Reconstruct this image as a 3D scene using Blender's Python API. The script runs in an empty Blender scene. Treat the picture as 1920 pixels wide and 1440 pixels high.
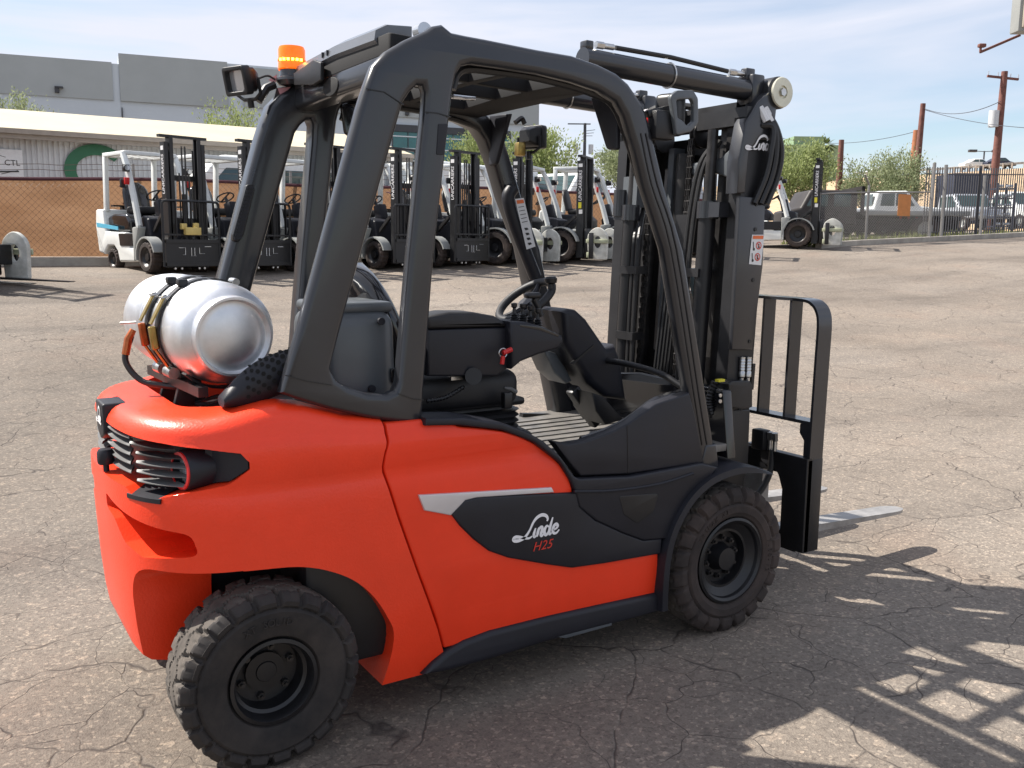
import bpy, bmesh, math, random
from mathutils import Vector, Matrix, noise
from mathutils.geometry import tessellate_polygon
R = math.radians
random.seed(7)
scene = bpy.context.scene
col = scene.collection

# ---------------------------------------------------------------- camera
cam_d = bpy.data.cameras.new('camera'); cam = bpy.data.objects.new('camera', cam_d); col.objects.link(cam)
cam_d.sensor_width = 36.0; cam_d.lens = 32.40; cam_d.clip_start = 0.05; cam_d.clip_end = 2000
CAM = Vector((-2.667, -3.098, 1.548))
yaw, pitch, roll = R(57.53), R(8.61), R(0.48)
fw = Vector((math.cos(yaw)*math.cos(pitch), math.sin(yaw)*math.cos(pitch), -math.sin(pitch)))
rt = Vector((math.sin(yaw), -math.cos(yaw), 0)); upv = rt.cross(fw)
r2 = rt*math.cos(roll)+upv*math.sin(roll); u2 = -rt*math.sin(roll)+upv*math.cos(roll)
cam.matrix_world = Matrix(((r2.x,u2.x,-fw.x,CAM.x),(r2.y,u2.y,-fw.y,CAM.y),(r2.z,u2.z,-fw.z,CAM.z),(0,0,0,1)))
scene.camera = cam

# ---------------------------------------------------------------- sky, sun, exposure
SUN_EL, SHADOW_AZ = R(48.5), R(-48)
wd = bpy.data.worlds.new('World'); scene.world = wd; wd.use_nodes = True
wn, wl = wd.node_tree.nodes, wd.node_tree.links
bg = wn['Background']; bg.inputs['Strength'].default_value = 0.086
sky = wn.new('ShaderNodeTexSky'); sky.sky_type = 'NISHITA'; sky.sun_disc = False
sky.sun_elevation = SUN_EL; sky.sun_rotation = math.atan2(-math.cos(SHADOW_AZ), -math.sin(SHADOW_AZ))
sky.air_density = 1.0; sky.dust_density = 0.5; sky.ozone_density = 1.0
tc = wn.new('ShaderNodeTexCoord')
mp = wn.new('ShaderNodeMapping'); mp.inputs['Rotation'].default_value = (0.0, 0.0, R(-20)); mp.inputs['Scale'].default_value = (0.9, 1.5, 7.5)
n1 = wn.new('ShaderNodeTexNoise'); n1.inputs['Scale'].default_value = 1.15; n1.inputs['Detail'].default_value = 6.0; n1.inputs['Roughness'].default_value = 0.52; n1.inputs['Distortion'].default_value = 0.5
cr1 = wn.new('ShaderNodeValToRGB'); cr1.color_ramp.elements[0].position = 0.37; cr1.color_ramp.elements[1].position = 0.57
cr1.color_ramp.elements[0].color = (0.12,0.12,0.12,1); cr1.color_ramp.elements[1].color = (1,1,1,1)
mx = wn.new('ShaderNodeMix'); mx.data_type = 'RGBA'
wl.new(tc.outputs['Generated'], mp.inputs['Vector']); wl.new(mp.outputs['Vector'], n1.inputs['Vector']); wl.new(n1.outputs['Fac'], cr1.inputs['Fac'])
wl.new(cr1.outputs['Color'], mx.inputs['Factor']); wl.new(sky.outputs['Color'], mx.inputs['A']); mx.inputs['B'].default_value = (5.35, 5.55, 6.3, 1)
wl.new(mx.outputs['Result'], bg.inputs['Color'])
sun_d = bpy.data.lights.new('sun', 'SUN'); sun_d.energy = 5.0; sun_d.angle = R(0.55); sun_d.color = (1.0, 0.94, 0.86)
sun = bpy.data.objects.new('sun', sun_d); col.objects.link(sun); sun.location = (-6, 8, 12)
sdir = Vector((math.cos(SHADOW_AZ)*math.cos(SUN_EL), math.sin(SHADOW_AZ)*math.cos(SUN_EL), -math.sin(SUN_EL)))
sun.rotation_euler = sdir.to_track_quat('-Z', 'Y').to_euler()
vs = scene.view_settings; vs.view_transform = 'Standard'; vs.look = 'None'; vs.exposure = 0.90; vs.gamma = 1.0; vs.use_curve_mapping = False
scene.cycles.use_denoising = True
scene.cycles.max_bounces = 6; scene.cycles.diffuse_bounces = 3; scene.cycles.glossy_bounces = 3; scene.cycles.transparent_max_bounces = 12

# ---------------------------------------------------------------- materials
def mat(name, color, rough=0.5, metal=0.0, var=0.0, vscale=8.0, bump=0.0, bscale=60.0, coat=0.0, dust=None, spec=0.5, emit=None, rvar=0.0, alpha=1.0, trans=0.0):
    m = bpy.data.materials.new(name); m.use_nodes = True
    n, l = m.node_tree.nodes, m.node_tree.links
    b = n['Principled BSDF']
    b.inputs['Base Color'].default_value = (*color, 1); b.inputs['Roughness'].default_value = rough; b.inputs['Metallic'].default_value = metal
    b.inputs['Specular IOR Level'].default_value = spec; b.inputs['Coat Weight'].default_value = coat; b.inputs['Coat Roughness'].default_value = 0.12
    b.inputs['Transmission Weight'].default_value = trans; b.inputs['Alpha'].default_value = alpha
    if emit: b.inputs['Emission Color'].default_value = (*emit[:3], 1); b.inputs['Emission Strength'].default_value = emit[3]
    t = n.new('ShaderNodeTexCoord')
    if var > 0:
        nz = n.new('ShaderNodeTexNoise'); nz.inputs['Scale'].default_value = vscale; nz.inputs['Detail'].default_value = 5; nz.inputs['Roughness'].default_value = 0.65
        l.new(t.outputs['Object'], nz.inputs['Vector'])
        rp = n.new('ShaderNodeValToRGB'); rp.color_ramp.elements[0].position = 0.3; rp.color_ramp.elements[1].position = 0.72
        lo = tuple(c*(1-var) for c in color); hi = dust if dust else tuple(min(1, c*(1+var)) for c in color)
        rp.color_ramp.elements[0].color = (*lo, 1); rp.color_ramp.elements[1].color = (*hi, 1)
        l.new(nz.outputs['Fac'], rp.inputs['Fac']); l.new(rp.outputs['Color'], b.inputs['Base Color'])
        if rvar > 0:
            mr = n.new('ShaderNodeMapRange'); mr.inputs['To Min'].default_value = rough-rvar; mr.inputs['To Max'].default_value = rough+rvar
            l.new(nz.outputs['Fac'], mr.inputs['Value']); l.new(mr.outputs['Result'], b.inputs['Roughness'])
    if bump > 0:
        bz = n.new('ShaderNodeTexNoise'); bz.inputs['Scale'].default_value = bscale; bz.inputs['Detail'].default_value = 3
        l.new(t.outputs['Object'], bz.inputs['Vector'])
        bp = n.new('ShaderNodeBump'); bp.inputs['Strength'].default_value = bump; bp.inputs['Distance'].default_value = 0.004
        l.new(bz.outputs['Fac'], bp.inputs['Height']); l.new(bp.outputs['Normal'], b.inputs['Normal'])
    return m
M = {}
M['orange'] = mat('orange_paint', (0.88, 0.050, 0.013), 0.36, var=0.09, vscale=2.2, bump=0.24, bscale=150, coat=0.14, rvar=0.07, spec=0.38)
M['orange_smooth'] = mat('orange_panel_paint', (0.88, 0.048, 0.013), 0.40, var=0.08, vscale=2.6, bump=0.09, bscale=180, coat=0.08, rvar=0.07, spec=0.36)
M['guard'] = mat('anthracite_paint', (0.020, 0.021, 0.025), 0.30, var=0.16, vscale=4, bump=0.04, bscale=260, coat=0.45, rvar=0.08, spec=0.45)
M['lining'] = mat('black_roof_lining', (0.006,0.006,0.007), 0.8, var=0.2, vscale=10)
M['cover_paint'] = mat('satin_grey_cover', (0.12,0.125,0.135), 0.26, var=0.06, vscale=4, coat=0.3)
M['plastic'] = mat('dark_grey_plastic', (0.013, 0.0135, 0.019), 0.46, var=0.16, vscale=6, bump=0.07, bscale=420, rvar=0.08, spec=0.38)
M['black'] = mat('black_metal', (0.009, 0.009, 0.0105), 0.42, var=0.25, vscale=9, bump=0.03, bscale=120, rvar=0.1)
M['gloss'] = mat('gloss_black_plastic', (0.010, 0.010, 0.012), 0.14, coat=0.4, var=0.2, vscale=4)
M['seat'] = mat('black_vinyl', (0.014, 0.014, 0.016), 0.55, var=0.2, vscale=20, bump=0.12, bscale=300)
M['rubber'] = mat('tyre_rubber', (0.011, 0.010, 0.011), 0.80, var=0.35, vscale=7, dust=(0.042, 0.034, 0.030), bump=0.10, bscale=90)
M['rubber_dusty'] = mat('dusty_tyre_rubber', (0.026, 0.021, 0.020), 0.88, var=0.40, vscale=5, dust=(0.070, 0.050, 0.042), bump=0.12, bscale=90)
M['tread'] = mat('dusty_tread', (0.060, 0.053, 0.047), 0.9, var=0.45, vscale=9, dust=(0.125, 0.108, 0.092), bump=0.12, bscale=90)
M['hose'] = mat('hose_rubber', (0.012, 0.012, 0.013), 0.45, var=0.2, vscale=30)
M['steel'] = mat('zinc_steel', (0.55, 0.55, 0.54), 0.32, metal=1.0, var=0.2, vscale=30, rvar=0.1)
M['greasy'] = mat('worn_mast_steel', (0.045, 0.043, 0.043), 0.34, metal=0.55, var=0.35, vscale=14, rvar=0.12)
M['forksteel'] = mat('worn_fork_steel', (0.30, 0.29, 0.28), 0.45, metal=0.3, var=0.35, vscale=9, bump=0.05, bscale=40, rvar=0.12)
M['aluminium'] = mat('brushed_aluminium', (0.72, 0.73, 0.75), 0.42, metal=1.0, var=0.16, vscale=7, bump=0.04, bscale=18, rvar=0.10)
M['brass'] = mat('brass', (0.38, 0.27, 0.09), 0.35, metal=1.0, var=0.25, vscale=30)
M['copper'] = mat('copper_fitting', (0.45, 0.13, 0.05), 0.4, metal=1.0, var=0.3, vscale=40)
M['blade'] = mat('silver_trim', (0.62, 0.60, 0.61), 0.35, metal=0.35, var=0.05, vscale=5)
M['white_ink'] = mat('white_lettering', (0.78, 0.77, 0.78), 0.45, var=0.05)
M['red_ink'] = mat('red_lettering', (0.60, 0.035, 0.02), 0.45, var=0.05)
M['black_ink'] = mat('black_lettering', (0.02, 0.02, 0.02), 0.5, var=0.05)
M['label_white'] = mat('white_decal', (0.70, 0.70, 0.70), 0.4, var=0.06, vscale=20)
M['label_orange'] = mat('orange_decal', (0.75, 0.16, 0.04), 0.4, var=0.05)
M['grey_cover'] = mat('grey_hood_cover', (0.085, 0.095, 0.105), 0.40, var=0.12, vscale=5, bump=0.04, bscale=300, coat=0.1)
M['mat_floor'] = mat('ribbed_floor_mat', (0.11, 0.108, 0.105), 0.5, var=0.25, vscale=12, dust=(0.20, 0.185, 0.165), bump=0.1, bscale=90)
M['amber'] = mat('amber_lens', (0.95, 0.20, 0.01), 0.12, trans=0.35, var=0.1, vscale=20, emit=(1.0, 0.16, 0.0, 0.35))
M['led'] = mat('lit_led', (1.0, 0.7, 0.1), 0.3, emit=(1.0, 0.62, 0.06, 5.0))
M['red_plastic'] = mat('red_plastic', (0.55, 0.015, 0.015), 0.35, var=0.1)
M['lens'] = mat('lamp_lens', (0.55, 0.57, 0.60), 0.12, metal=0.6, var=0.1)
M['yellow'] = mat('yellow_plastic', (0.62, 0.55, 0.03), 0.45, var=0.1)
M['slat_dark'] = mat('dark_grille_plastic', (0.022,0.022,0.024), 0.45, var=0.12, vscale=10)
M['slat'] = mat('grey_grille_plastic', (0.13, 0.13, 0.13), 0.5, var=0.12, vscale=10)
M['pink'] = mat('pink_tag', (0.62, 0.30, 0.32), 0.5, var=0.1)

# ---------------------------------------------------------------- object helpers
def tag(o, label=None, cat=None, group=None, kind=None):
    if label: o['label'] = label
    if cat: o['category'] = cat
    if group: o['group'] = group
    if kind: o['kind'] = kind
    return o
def empty(name, loc=(0,0,0), rz=0.0, label=None, cat=None, group=None):
    o = bpy.data.objects.new(name, None); col.objects.link(o); o.location = loc; o.rotation_euler = (0,0,rz)
    o.empty_display_size = 0.2
    return tag(o, label, cat, group)
def copy_tree(o, parent=None):
    c = o.copy(); col.objects.link(c)
    if parent is not None: c.parent = parent
    for ch in list(o.children): copy_tree(ch, c)
    return c
def catmull(pts, n=6, closed=False):
    P = [Vector(p) for p in pts]; N = len(P); out = []
    rng = range(N) if closed else range(N-1)
    for i in rng:
        p0 = P[(i-1) % N] if (closed or i > 0) else P[0]*2-P[1]
        p1, p2 = P[i], P[(i+1) % N]
        p3 = P[(i+2) % N] if (closed or i+2 < N) else P[-1]*2-P[-2]
        for k in range(n):
            t = k/n
            out.append(0.5*((2*p1)+(-p0+p2)*t+(2*p0-5*p1+4*p2-p3)*t*t+(-p0+3*p1-3*p2+p3)*t**3))
    if not closed: out.append(P[-1])
    return out
def fillet(pts, seg=5):
    """polygon of (a, b, radius) -> polyline with rounded corners"""
    N = len(pts); out = []
    for i in range(N):
        p = Vector(pts[i][:2]); r = pts[i][2] if len(pts[i]) > 2 else 0
        if r <= 0: out.append((p.x, p.y)); continue
        a, b = Vector(pts[i-1][:2])-p, Vector(pts[(i+1) % N][:2])-p
        la, lb = a.length, b.length; a.normalize(); b.normalize()
        ang = a.angle(b); 
        if ang > math.pi-0.02: out.append((p.x, p.y)); continue
        d = min(r/math.tan(ang/2), la*0.48, lb*0.48)
        s, e = p+a*d, p+b*d
        for k in range(seg+1):
            t = k/seg; q = s*(1-t)**2+p*2*t*(1-t)+e*t*t; out.append((q.x, q.y))
    return out
def area2(L): return sum(L[i-1][0]*L[i][1]-L[i][0]*L[i-1][1] for i in range(len(L)))/2
def inset_loop(L, d):
    N = len(L); out = []
    for i in range(N):
        p = Vector(L[i]); a = (p-Vector(L[i-1])); b = (Vector(L[(i+1) % N])-p)
        a = a.normalized() if a.length > 1e-9 else Vector((1,0)); b = b.normalized() if b.length > 1e-9 else a
        na, nb = Vector((-a.y, a.x)), Vector((-b.y, b.x)); m = na+nb
        if m.length < 1e-6: m = na
        m.normalize(); c = max(0.45, m.dot(na)); q = p+m*(d/c); out.append((q.x, q.y))
    return out
XZ = lambda a, b, w: (a, w, b)
XY = lambda a, b, w: (a, b, w)
YZ = lambda a, b, w: (w, a, b)
class MB:
    """collects shapes into one bmesh; build() links it as ONE mesh object"""
    def __init__(s): s.bm = bmesh.new(); s.mats = []; s.mi = 0
    def use(s, m):
        if m not in s.mats: s.mats.append(m)
        s.mi = s.mats.index(m); return s
    def face(s, vs):
        try: f = s.bm.faces.new(vs); f.material_index = s.mi; return f
        except ValueError: return None
    def poly(s, pts): return s.face([s.bm.verts.new(p) for p in pts])
    def box(s, c, size, rot=None, bev=0.0, seg=2, taper=None):
        t = bmesh.new(); bmesh.ops.create_cube(t, size=1.0)
        for v in t.verts:
            if taper and v.co.z > 0: v.co.x *= taper[0]; v.co.y *= taper[1]
            v.co = Vector((v.co.x*size[0], v.co.y*size[1], v.co.z*size[2]))
        if bev > 0: bmesh.ops.bevel(t, geom=list(t.edges), offset=min(bev, min(size)*0.45), segments=seg, profile=0.5, affect='EDGES')
        m = Matrix.Translation(Vector(c))
        if rot is not None: m = m @ (rot.to_4x4() if isinstance(rot, Matrix) else Matrix.Rotation(rot[2],4,'Z') @ Matrix.Rotation(rot[1],4,'Y') @ Matrix.Rotation(rot[0],4,'X'))
        return s.join(t, m)
    def join(s, t, m=None):
        mp_ = {}
        for v in t.verts: mp_[v] = s.bm.verts.new(m @ v.co if m else v.co)
        for f in t.faces: s.face([mp_[v] for v in f.verts])
        t.free(); return s
    def bar(s, a, b, w, h, up=(0,0,1), bev=0.0):
        a, b = Vector(a), Vector(b); d = b-a; L = d.length; z = d.normalized(); u = Vector(up)
        if abs(z.dot(u)) > 0.99: u = Vector((1,0,0))
        x = u.cross(z).normalized(); y = z.cross(x)
        return s.box((a+b)/2, (w, h, L), Matrix((x, y, z)).transposed(), bev)
    def cyl(s, a, b, r, r2_=None, seg=16, cap=True):
        return s.tube([a, b], [r, r if r2_ is None else r2_], seg, cap)
    def tube(s, path, r, seg=10, cap=True, closed=False, flat=None):
        P = [Vector(p) for p in path]; N = len(P); rings = []
        rr = r if isinstance(r, (list, tuple)) else [r]*N
        t0 = (P[1]-P[0]).normalized(); nrm = t0.orthogonal().normalized()
        for i in range(N):
            if closed: t = (P[(i+1) % N]-P[i-1]).normalized()
            else: t = (P[min(i+1, N-1)]-P[max(i-1, 0)]).normalized()
            nrm = (nrm-t*nrm.dot(t)); nrm = nrm.normalized() if nrm.length > 1e-6 else t.orthogonal().normalized()
            bn = t.cross(nrm)
            rings.append([s.bm.verts.new(P[i]+(nrm*math.cos(2*math.pi*k/seg)+bn*math.sin(2*math.pi*k/seg))*rr[i]) for k in range(seg)])
        for i in range(N if closed else N-1):
            A, B = rings[i], rings[(i+1) % N]
            for k in range(seg): s.face((A[k], A[(k+1) % seg], B[(k+1) % seg], B[k]))
        if cap and not closed: s.face(rings[0][::-1]); s.face(rings[-1])
        return s
    def loft(s, rings, closed=True, cap0=True, cap1=True):
        V = [[s.bm.verts.new(p) for p in rg] for rg in rings]
        for A, B in zip(V, V[1:]):
            n = len(A)
            for k in range(n if closed else n-1): s.face((A[k], A[(k+1) % n], B[(k+1) % n], B[k]))
        if cap0: s.face(V[0][::-1])
        if cap1: s.face(V[-1])
        return s
    def lathe(s, prof, c=(0,0,0), axis='y', seg=32, close=False):
        """prof: (radius, offset along axis)"""
        c = Vector(c); rings = []
        for r, h in prof:
            rg = []
            for k in range(seg):
                a = 2*math.pi*k/seg; u, v = r*math.cos(a), r*math.sin(a)
                rg.append(c+(Vector((u, h, v)) if axis == 'y' else Vector((u, v, h)) if axis == 'z' else Vector((h, u, v))))
            rings.append(rg)
        s.loft(rings, cap0=False, cap1=False); return s
    def plate(s, loops, w0, w1, bev=0.0, seg=3, mp=XZ, bev_back=None):
        """prism of 2-D loops (first outer, rest holes) between w0 (front, bevelled) and w1 along the third axis"""
        L = []
        for i, lp in enumerate(loops):
            lp = [tuple(q[:2]) for q in lp]
            a = area2(lp)
            if (i == 0) != (a > 0): lp = lp[::-1]
            L.append(lp)
        sg = 1 if w1 > w0 else -1; bb = bev if bev_back is None else bev_back
        lev = []
        if bev > 0:
            for k in range(seg+1):
                t = k/seg*math.pi/2; lev.append((bev*(1-math.sin(t)), w0+sg*bev*(1-math.cos(t))))
        else: lev.append((0, w0))
        if bb > 0:
            for k in range(seg+1):
                t = k/seg*math.pi/2; lev.append((bb*(1-math.cos(t)), w1-sg*bb*(1-math.sin(t))))
        else: lev.append((0, w1))
        allr = []
        for lp in L:
            rings = [[s.bm.verts.new(mp(a, b, w)) for a, b in (inset_loop(lp, d) if d > 1e-9 else lp)] for d, w in lev]
            for A, B in zip(rings, rings[1:]):
                n = len(A)
                for k in range(n): s.face((A[k], A[(k+1) % n], B[(k+1) % n], B[k]))
            allr.append(rings)
        for idx in (0, -1):
            d = lev[idx][0]; polys = [[Vector((a, b, 0)) for a, b in (inset_loop(lp, d) if d > 1e-9 else lp)] for lp in L]
            flat = [v for rg in allr for v in rg[idx]]
            for tri in tessellate_polygon(polys): s.face([flat[i] for i in tri])
        return s
    def cut(s, no, start, stop, step):
        x = start
        while x < stop:
            g = list(s.bm.verts)+list(s.bm.edges)+list(s.bm.faces)
            bmesh.ops.bisect_plane(s.bm, geom=g, dist=1e-5, plane_co=Vector(no)*x, plane_no=Vector(no)); x += step
        return s
    def warp(s, f):
        for v in s.bm.verts: v.co = Vector(f(v.co))
        return s
    def mirror_y(s):
        old = list(s.bm.faces)
        mp_ = {v: s.bm.verts.new((v.co.x, -v.co.y, v.co.z)) for v in list(s.bm.verts)}
        for f in old:
            g = s.bm.faces.new([mp_[v] for v in reversed(f.verts)]); g.material_index = f.material_index
        return s
    def build(s, name, m=None, parent=None, smooth=38, loc=None, weld=True):
        if weld: bmesh.ops.remove_doubles(s.bm, verts=s.bm.verts, dist=1e-5)
        bmesh.ops.recalc_face_normals(s.bm, faces=s.bm.faces)
        me = bpy.data.meshes.new(name); s.bm.to_mesh(me); s.bm.free()
        for q in (s.mats if s.mats else [m]): me.materials.append(M[q] if isinstance(q, str) else q)
        if smooth:
            me.shade_smooth(); me.set_sharp_from_angle(angle=R(smooth))
        o = bpy.data.objects.new(name, me); col.objects.link(o)
        if parent is not None: o.parent = parent
        if loc: o.location = loc
        return o
def boolean(o, cutter, op='DIFFERENCE'):
    md = o.modifiers.new('b', 'BOOLEAN'); md.operation = op; md.object = cutter; md.solver = 'EXACT'
    bpy.context.view_layer.update()
    dg = bpy.context.evaluated_depsgraph_get(); me = bpy.data.meshes.new_from_object(o.evaluated_get(dg))
    o.modifiers.clear(); old = o.data; o.data = me; bpy.data.meshes.remove(old)
    cm = cutter.data; bpy.data.objects.remove(cutter); bpy.data.meshes.remove(cm)
def text_mesh(name, body, size, m, parent=None, mw=None, ext=0.001, shear=0.0, spacing=1.0, align='CENTER', bold=0.0):
    cu = bpy.data.curves.new(name, 'FONT'); cu.body = body; cu.size = size; cu.extrude = ext; cu.shear = shear; cu.space_character = spacing
    cu.align_x = align; cu.align_y = 'CENTER'; cu.resolution_u = 3; cu.offset = bold
    t = bpy.data.objects.new(name, cu); col.objects.link(t); bpy.context.view_layer.update()
    dg = bpy.context.evaluated_depsgraph_get(); me = bpy.data.meshes.new_from_object(t.evaluated_get(dg))
    bpy.data.objects.remove(t); bpy.data.curves.remove(cu)
    me.materials.clear(); me.materials.append(M[m] if isinstance(m, str) else m)
    o = bpy.data.objects.new(name, me); col.objects.link(o)
    if parent is not None: o.parent = parent
    if mw is not None: o.matrix_local = mw
    return o
def frame(o, right, up):
    """matrix with x = right, y = up, origin o"""
    x = Vector(right).normalized(); u = Vector(up); z = x.cross(u).normalized(); y = z.cross(x)
    return Matrix(((x.x,y.x,z.x,o[0]),(x.y,y.y,z.y,o[1]),(x.z,y.z,z.z,o[2]),(0,0,0,1)))
def sstep(a, b, x):
    t = max(0.0, min(1.0, (x-a)/(b-a))); return t*t*(3-2*t)
def lerp_tab(tab, z):
    if z <= tab[0][0]: return tab[0][1]
    for (a, u), (b, v) in zip(tab, tab[1:]):
        if z <= b: return u+(v-u)*(z-a)/(b-a)
    return tab[-1][1]

# ---------------------------------------------------------------- ground: level round the truck, rising gently behind
BT = [(2,0.0),(5,0.04),(9.2,0.14),(13,0.27),(16.3,0.44),(18.9,0.62),(23.5,0.80),(28.3,1.0),(40,1.25),(80,1.6)]
def gz(x, y):
    s = max(0.0, y-1.2); a = 0.0855*(s*s/(s+1.1)) if s > 0 else 0.0
    a = min(a, 1.06+0.006*max(0, min(y, 60)-14.0))
    b = lerp_tab(BT, x)
    w = sstep(0.0, 10.0, y+2.0)
    return a+b*(0.25+0.75*w)
def ground_mat():
    m = bpy.data.materials.new('cracked_asphalt'); m.use_nodes = True
    n, l = m.node_tree.nodes, m.node_tree.links; b = n['Principled BSDF']
    t = n.new('ShaderNodeTexCoord')
    def N(kind, **kw):
        x = n.new(kind)
        for k, v in kw.items():
            if k in x.inputs: x.inputs[k].default_value = v
            else: setattr(x, k, v)
        return x
    P = t.outputs['Object']
    def noise_(scale, detail=4, rough=0.6, src=P):
        x = N('ShaderNodeTexNoise', Scale=scale, Detail=detail, Roughness=rough); l.new(src, x.inputs['Vector']); return x
    def ramp(src, stops):
        x = n.new('ShaderNodeValToRGB'); e = x.color_ramp.elements
        while len(e) < len(stops): e.new(0.5)
        for k, (p, c) in enumerate(stops): e[k].position = p; e[k].color = (*c, 1) if len(c) == 3 else c
        l.new(src, x.inputs['Fac']); return x
    def mix(a, b_, f, mode='MIX'):
        x = n.new('ShaderNodeMix'); x.data_type = 'RGBA'; x.blend_type = mode
        for s_, k in ((a, 'A'), (b_, 'B')):
            if isinstance(s_, tuple): x.inputs[k].default_value = (*s_, 1)
            else: l.new(s_, x.inputs[k])
        if isinstance(f, (int, float)): x.inputs['Factor'].default_value = f
        else: l.new(f, x.inputs['Factor'])
        return x.outputs['Result']
    nz0 = noise_(5.0, 2); of0 = n.new('ShaderNodeVectorMath'); of0.operation = 'SCALE'; of0.inputs['Scale'].default_value = 0.08; l.new(nz0.outputs['Color'], of0.inputs[0]); add0 = n.new('ShaderNodeVectorMath'); add0.operation = 'ADD'; l.new(P, add0.inputs[0]); l.new(of0.outputs['Vector'], add0.inputs[1])
    big = noise_(0.35, 3, 0.6)
    base = ramp(big.outputs['Fac'], [(0.28, (0.167, 0.142, 0.118)), (0.5, (0.210, 0.181, 0.152)), (0.72, (0.234, 0.205, 0.175))])
    warm = noise_(0.9, 2)
    c = mix(base.outputs['Color'], (0.235, 0.172, 0.134), ramp(warm.outputs['Fac'], [(0.55, (0,0,0)), (0.8, (0.38,0.38,0.38))]).outputs['Color'])
    # stains: long soft smears and round drips
    smp = n.new('ShaderNodeMapping'); smp.inputs['Scale'].default_value = (0.22, 1.1, 1.0); smp.inputs['Rotation'].default_value = (0,0,R(22)); l.new(P, smp.inputs['Vector'])
    sm_ = noise_(0.9, 4, 0.62, smp.outputs['Vector'])
    c = mix(c, ramp(sm_.outputs['Fac'], [(0.32, (0.76,0.76,0.77)), (0.48, (1,1,1)), (0.66, (1.10,1.08,1.06))]).outputs['Color'], 1.0, 'MULTIPLY')
    dv = N('ShaderNodeTexVoronoi', Scale=0.8); l.new(add0.outputs['Vector'], dv.inputs['Vector'])
    c = mix(c, (0.075, 0.062, 0.055), ramp(dv.outputs['Distance'], [(0.03, (0.55,0.55,0.55)), (0.075, (0,0,0))]).outputs['Color'])
    # paving colour graded darker towards the left of the yard
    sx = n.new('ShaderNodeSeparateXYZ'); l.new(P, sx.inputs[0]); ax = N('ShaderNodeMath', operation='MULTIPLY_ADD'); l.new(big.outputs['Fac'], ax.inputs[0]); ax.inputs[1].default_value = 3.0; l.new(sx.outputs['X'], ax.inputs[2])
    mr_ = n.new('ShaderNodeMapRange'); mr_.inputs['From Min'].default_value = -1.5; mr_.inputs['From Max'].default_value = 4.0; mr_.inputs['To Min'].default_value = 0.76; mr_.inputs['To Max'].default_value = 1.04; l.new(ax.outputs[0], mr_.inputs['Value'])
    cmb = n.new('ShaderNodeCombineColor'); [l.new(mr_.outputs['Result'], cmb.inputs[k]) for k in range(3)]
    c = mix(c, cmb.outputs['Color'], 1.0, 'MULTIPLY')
    # stones: voronoi cells of differing tone
    vor = N('ShaderNodeTexVoronoi', Scale=95.0); l.new(P, vor.inputs['Vector'])
    sep = n.new('ShaderNodeSeparateColor'); l.new(vor.outputs['Color'], sep.inputs['Color'])
    st = ramp(sep.outputs['Red'], [(0.0, (0.50,0.48,0.48)), (0.30, (0.86,0.85,0.84)), (0.86, (1.03,1.02,1.0)), (0.96, (1.85,1.78,1.68))])
    c = mix(c, st.outputs['Color'], 0.60, 'MULTIPLY')
    vor2 = N('ShaderNodeTexVoronoi', Scale=38.0); l.new(P, vor2.inputs['Vector'])
    sep2 = n.new('ShaderNodeSeparateColor'); l.new(vor2.outputs['Color'], sep2.inputs['Color'])
    st2 = ramp(sep2.outputs['Green'], [(0.0, (0.70,0.68,0.68)), (0.5, (1,1,1)), (0.93, (1.05,1.04,1.03)), (0.985, (1.7,1.6,1.5))])
    c = mix(c, st2.outputs['Color'], 0.40, 'MULTIPLY')
    fine = noise_(160, 1)
    c = mix(c, ramp(fine.outputs['Fac'], [(0.3, (0.72,0.72,0.72)), (0.7, (1.22,1.22,1.22))]).outputs['Color'], 0.55, 'MULTIPLY')
    # cracks: distance to voronoi edge, coordinates pushed about by noise, thinned out by a mask
    wob = noise_(1.7, 3, 0.68); off = n.new('ShaderNodeVectorMath'); off.operation = 'SCALE'; off.inputs['Scale'].default_value = 0.30
    l.new(wob.outputs['Color'], off.inputs[0]); add = n.new('ShaderNodeVectorMath'); add.operation = 'ADD'; l.new(P, add.inputs[0]); l.new(off.outputs['Vector'], add.inputs[1])
    cracks = []
    thin = noise_(6.0, 1)
    for sc, wdt, lo, hi, mscale in ((1.15, 0.0052, 0.28, 0.38, 0.35), (3.0, 0.0062, 0.36, 0.50, 0.5)):
        ve = N('ShaderNodeTexVoronoi', Scale=sc); ve.feature = 'DISTANCE_TO_EDGE'; l.new(add.outputs['Vector'], ve.inputs['Vector'])
        rk = ramp(ve.outputs['Distance'], [(0.0, (1,1,1)), (wdt*0.4, (0.95,0.95,0.95)), (wdt, (0,0,0))])
        mk = big if mscale < 0.4 else warm; mk_ = ramp(mk.outputs['Fac'], [(lo, (0,0,0)), (hi, (1,1,1))])
        th = ramp(thin.outputs['Fac'], [(0.36, (0.25,0.25,0.25)), (0.5, (1,1,1))])
        cracks.append(mix(mix(rk.outputs['Color'], mk_.outputs['Color'], 1.0, 'MULTIPLY'), th.outputs['Color'], 1.0, 'MULTIPLY'))
    ck = mix(cracks[0], cracks[1], 1.0, 'LIGHTEN')
    ckf = n.new('ShaderNodeMath'); ckf.operation = 'MULTIPLY'; l.new(ck, ckf.inputs[0]); ckf.inputs[1].default_value = 0.92
    c = mix(c, (0.050, 0.041, 0.037), ckf.outputs[0])
    # oil spots and worn patches
    c = mix(c, (0.10, 0.085, 0.075), ramp(warm.outputs['Fac'], [(0.20, (0.5,0.5,0.5)), (0.30, (0,0,0))]).outputs['Color'])
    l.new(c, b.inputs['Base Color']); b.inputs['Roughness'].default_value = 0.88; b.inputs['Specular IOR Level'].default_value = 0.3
    h1 = N('ShaderNodeMath', operation='MULTIPLY'); l.new(sep.outputs['Red'], h1.inputs[0]); h1.inputs[1].default_value = 0.35
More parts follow.
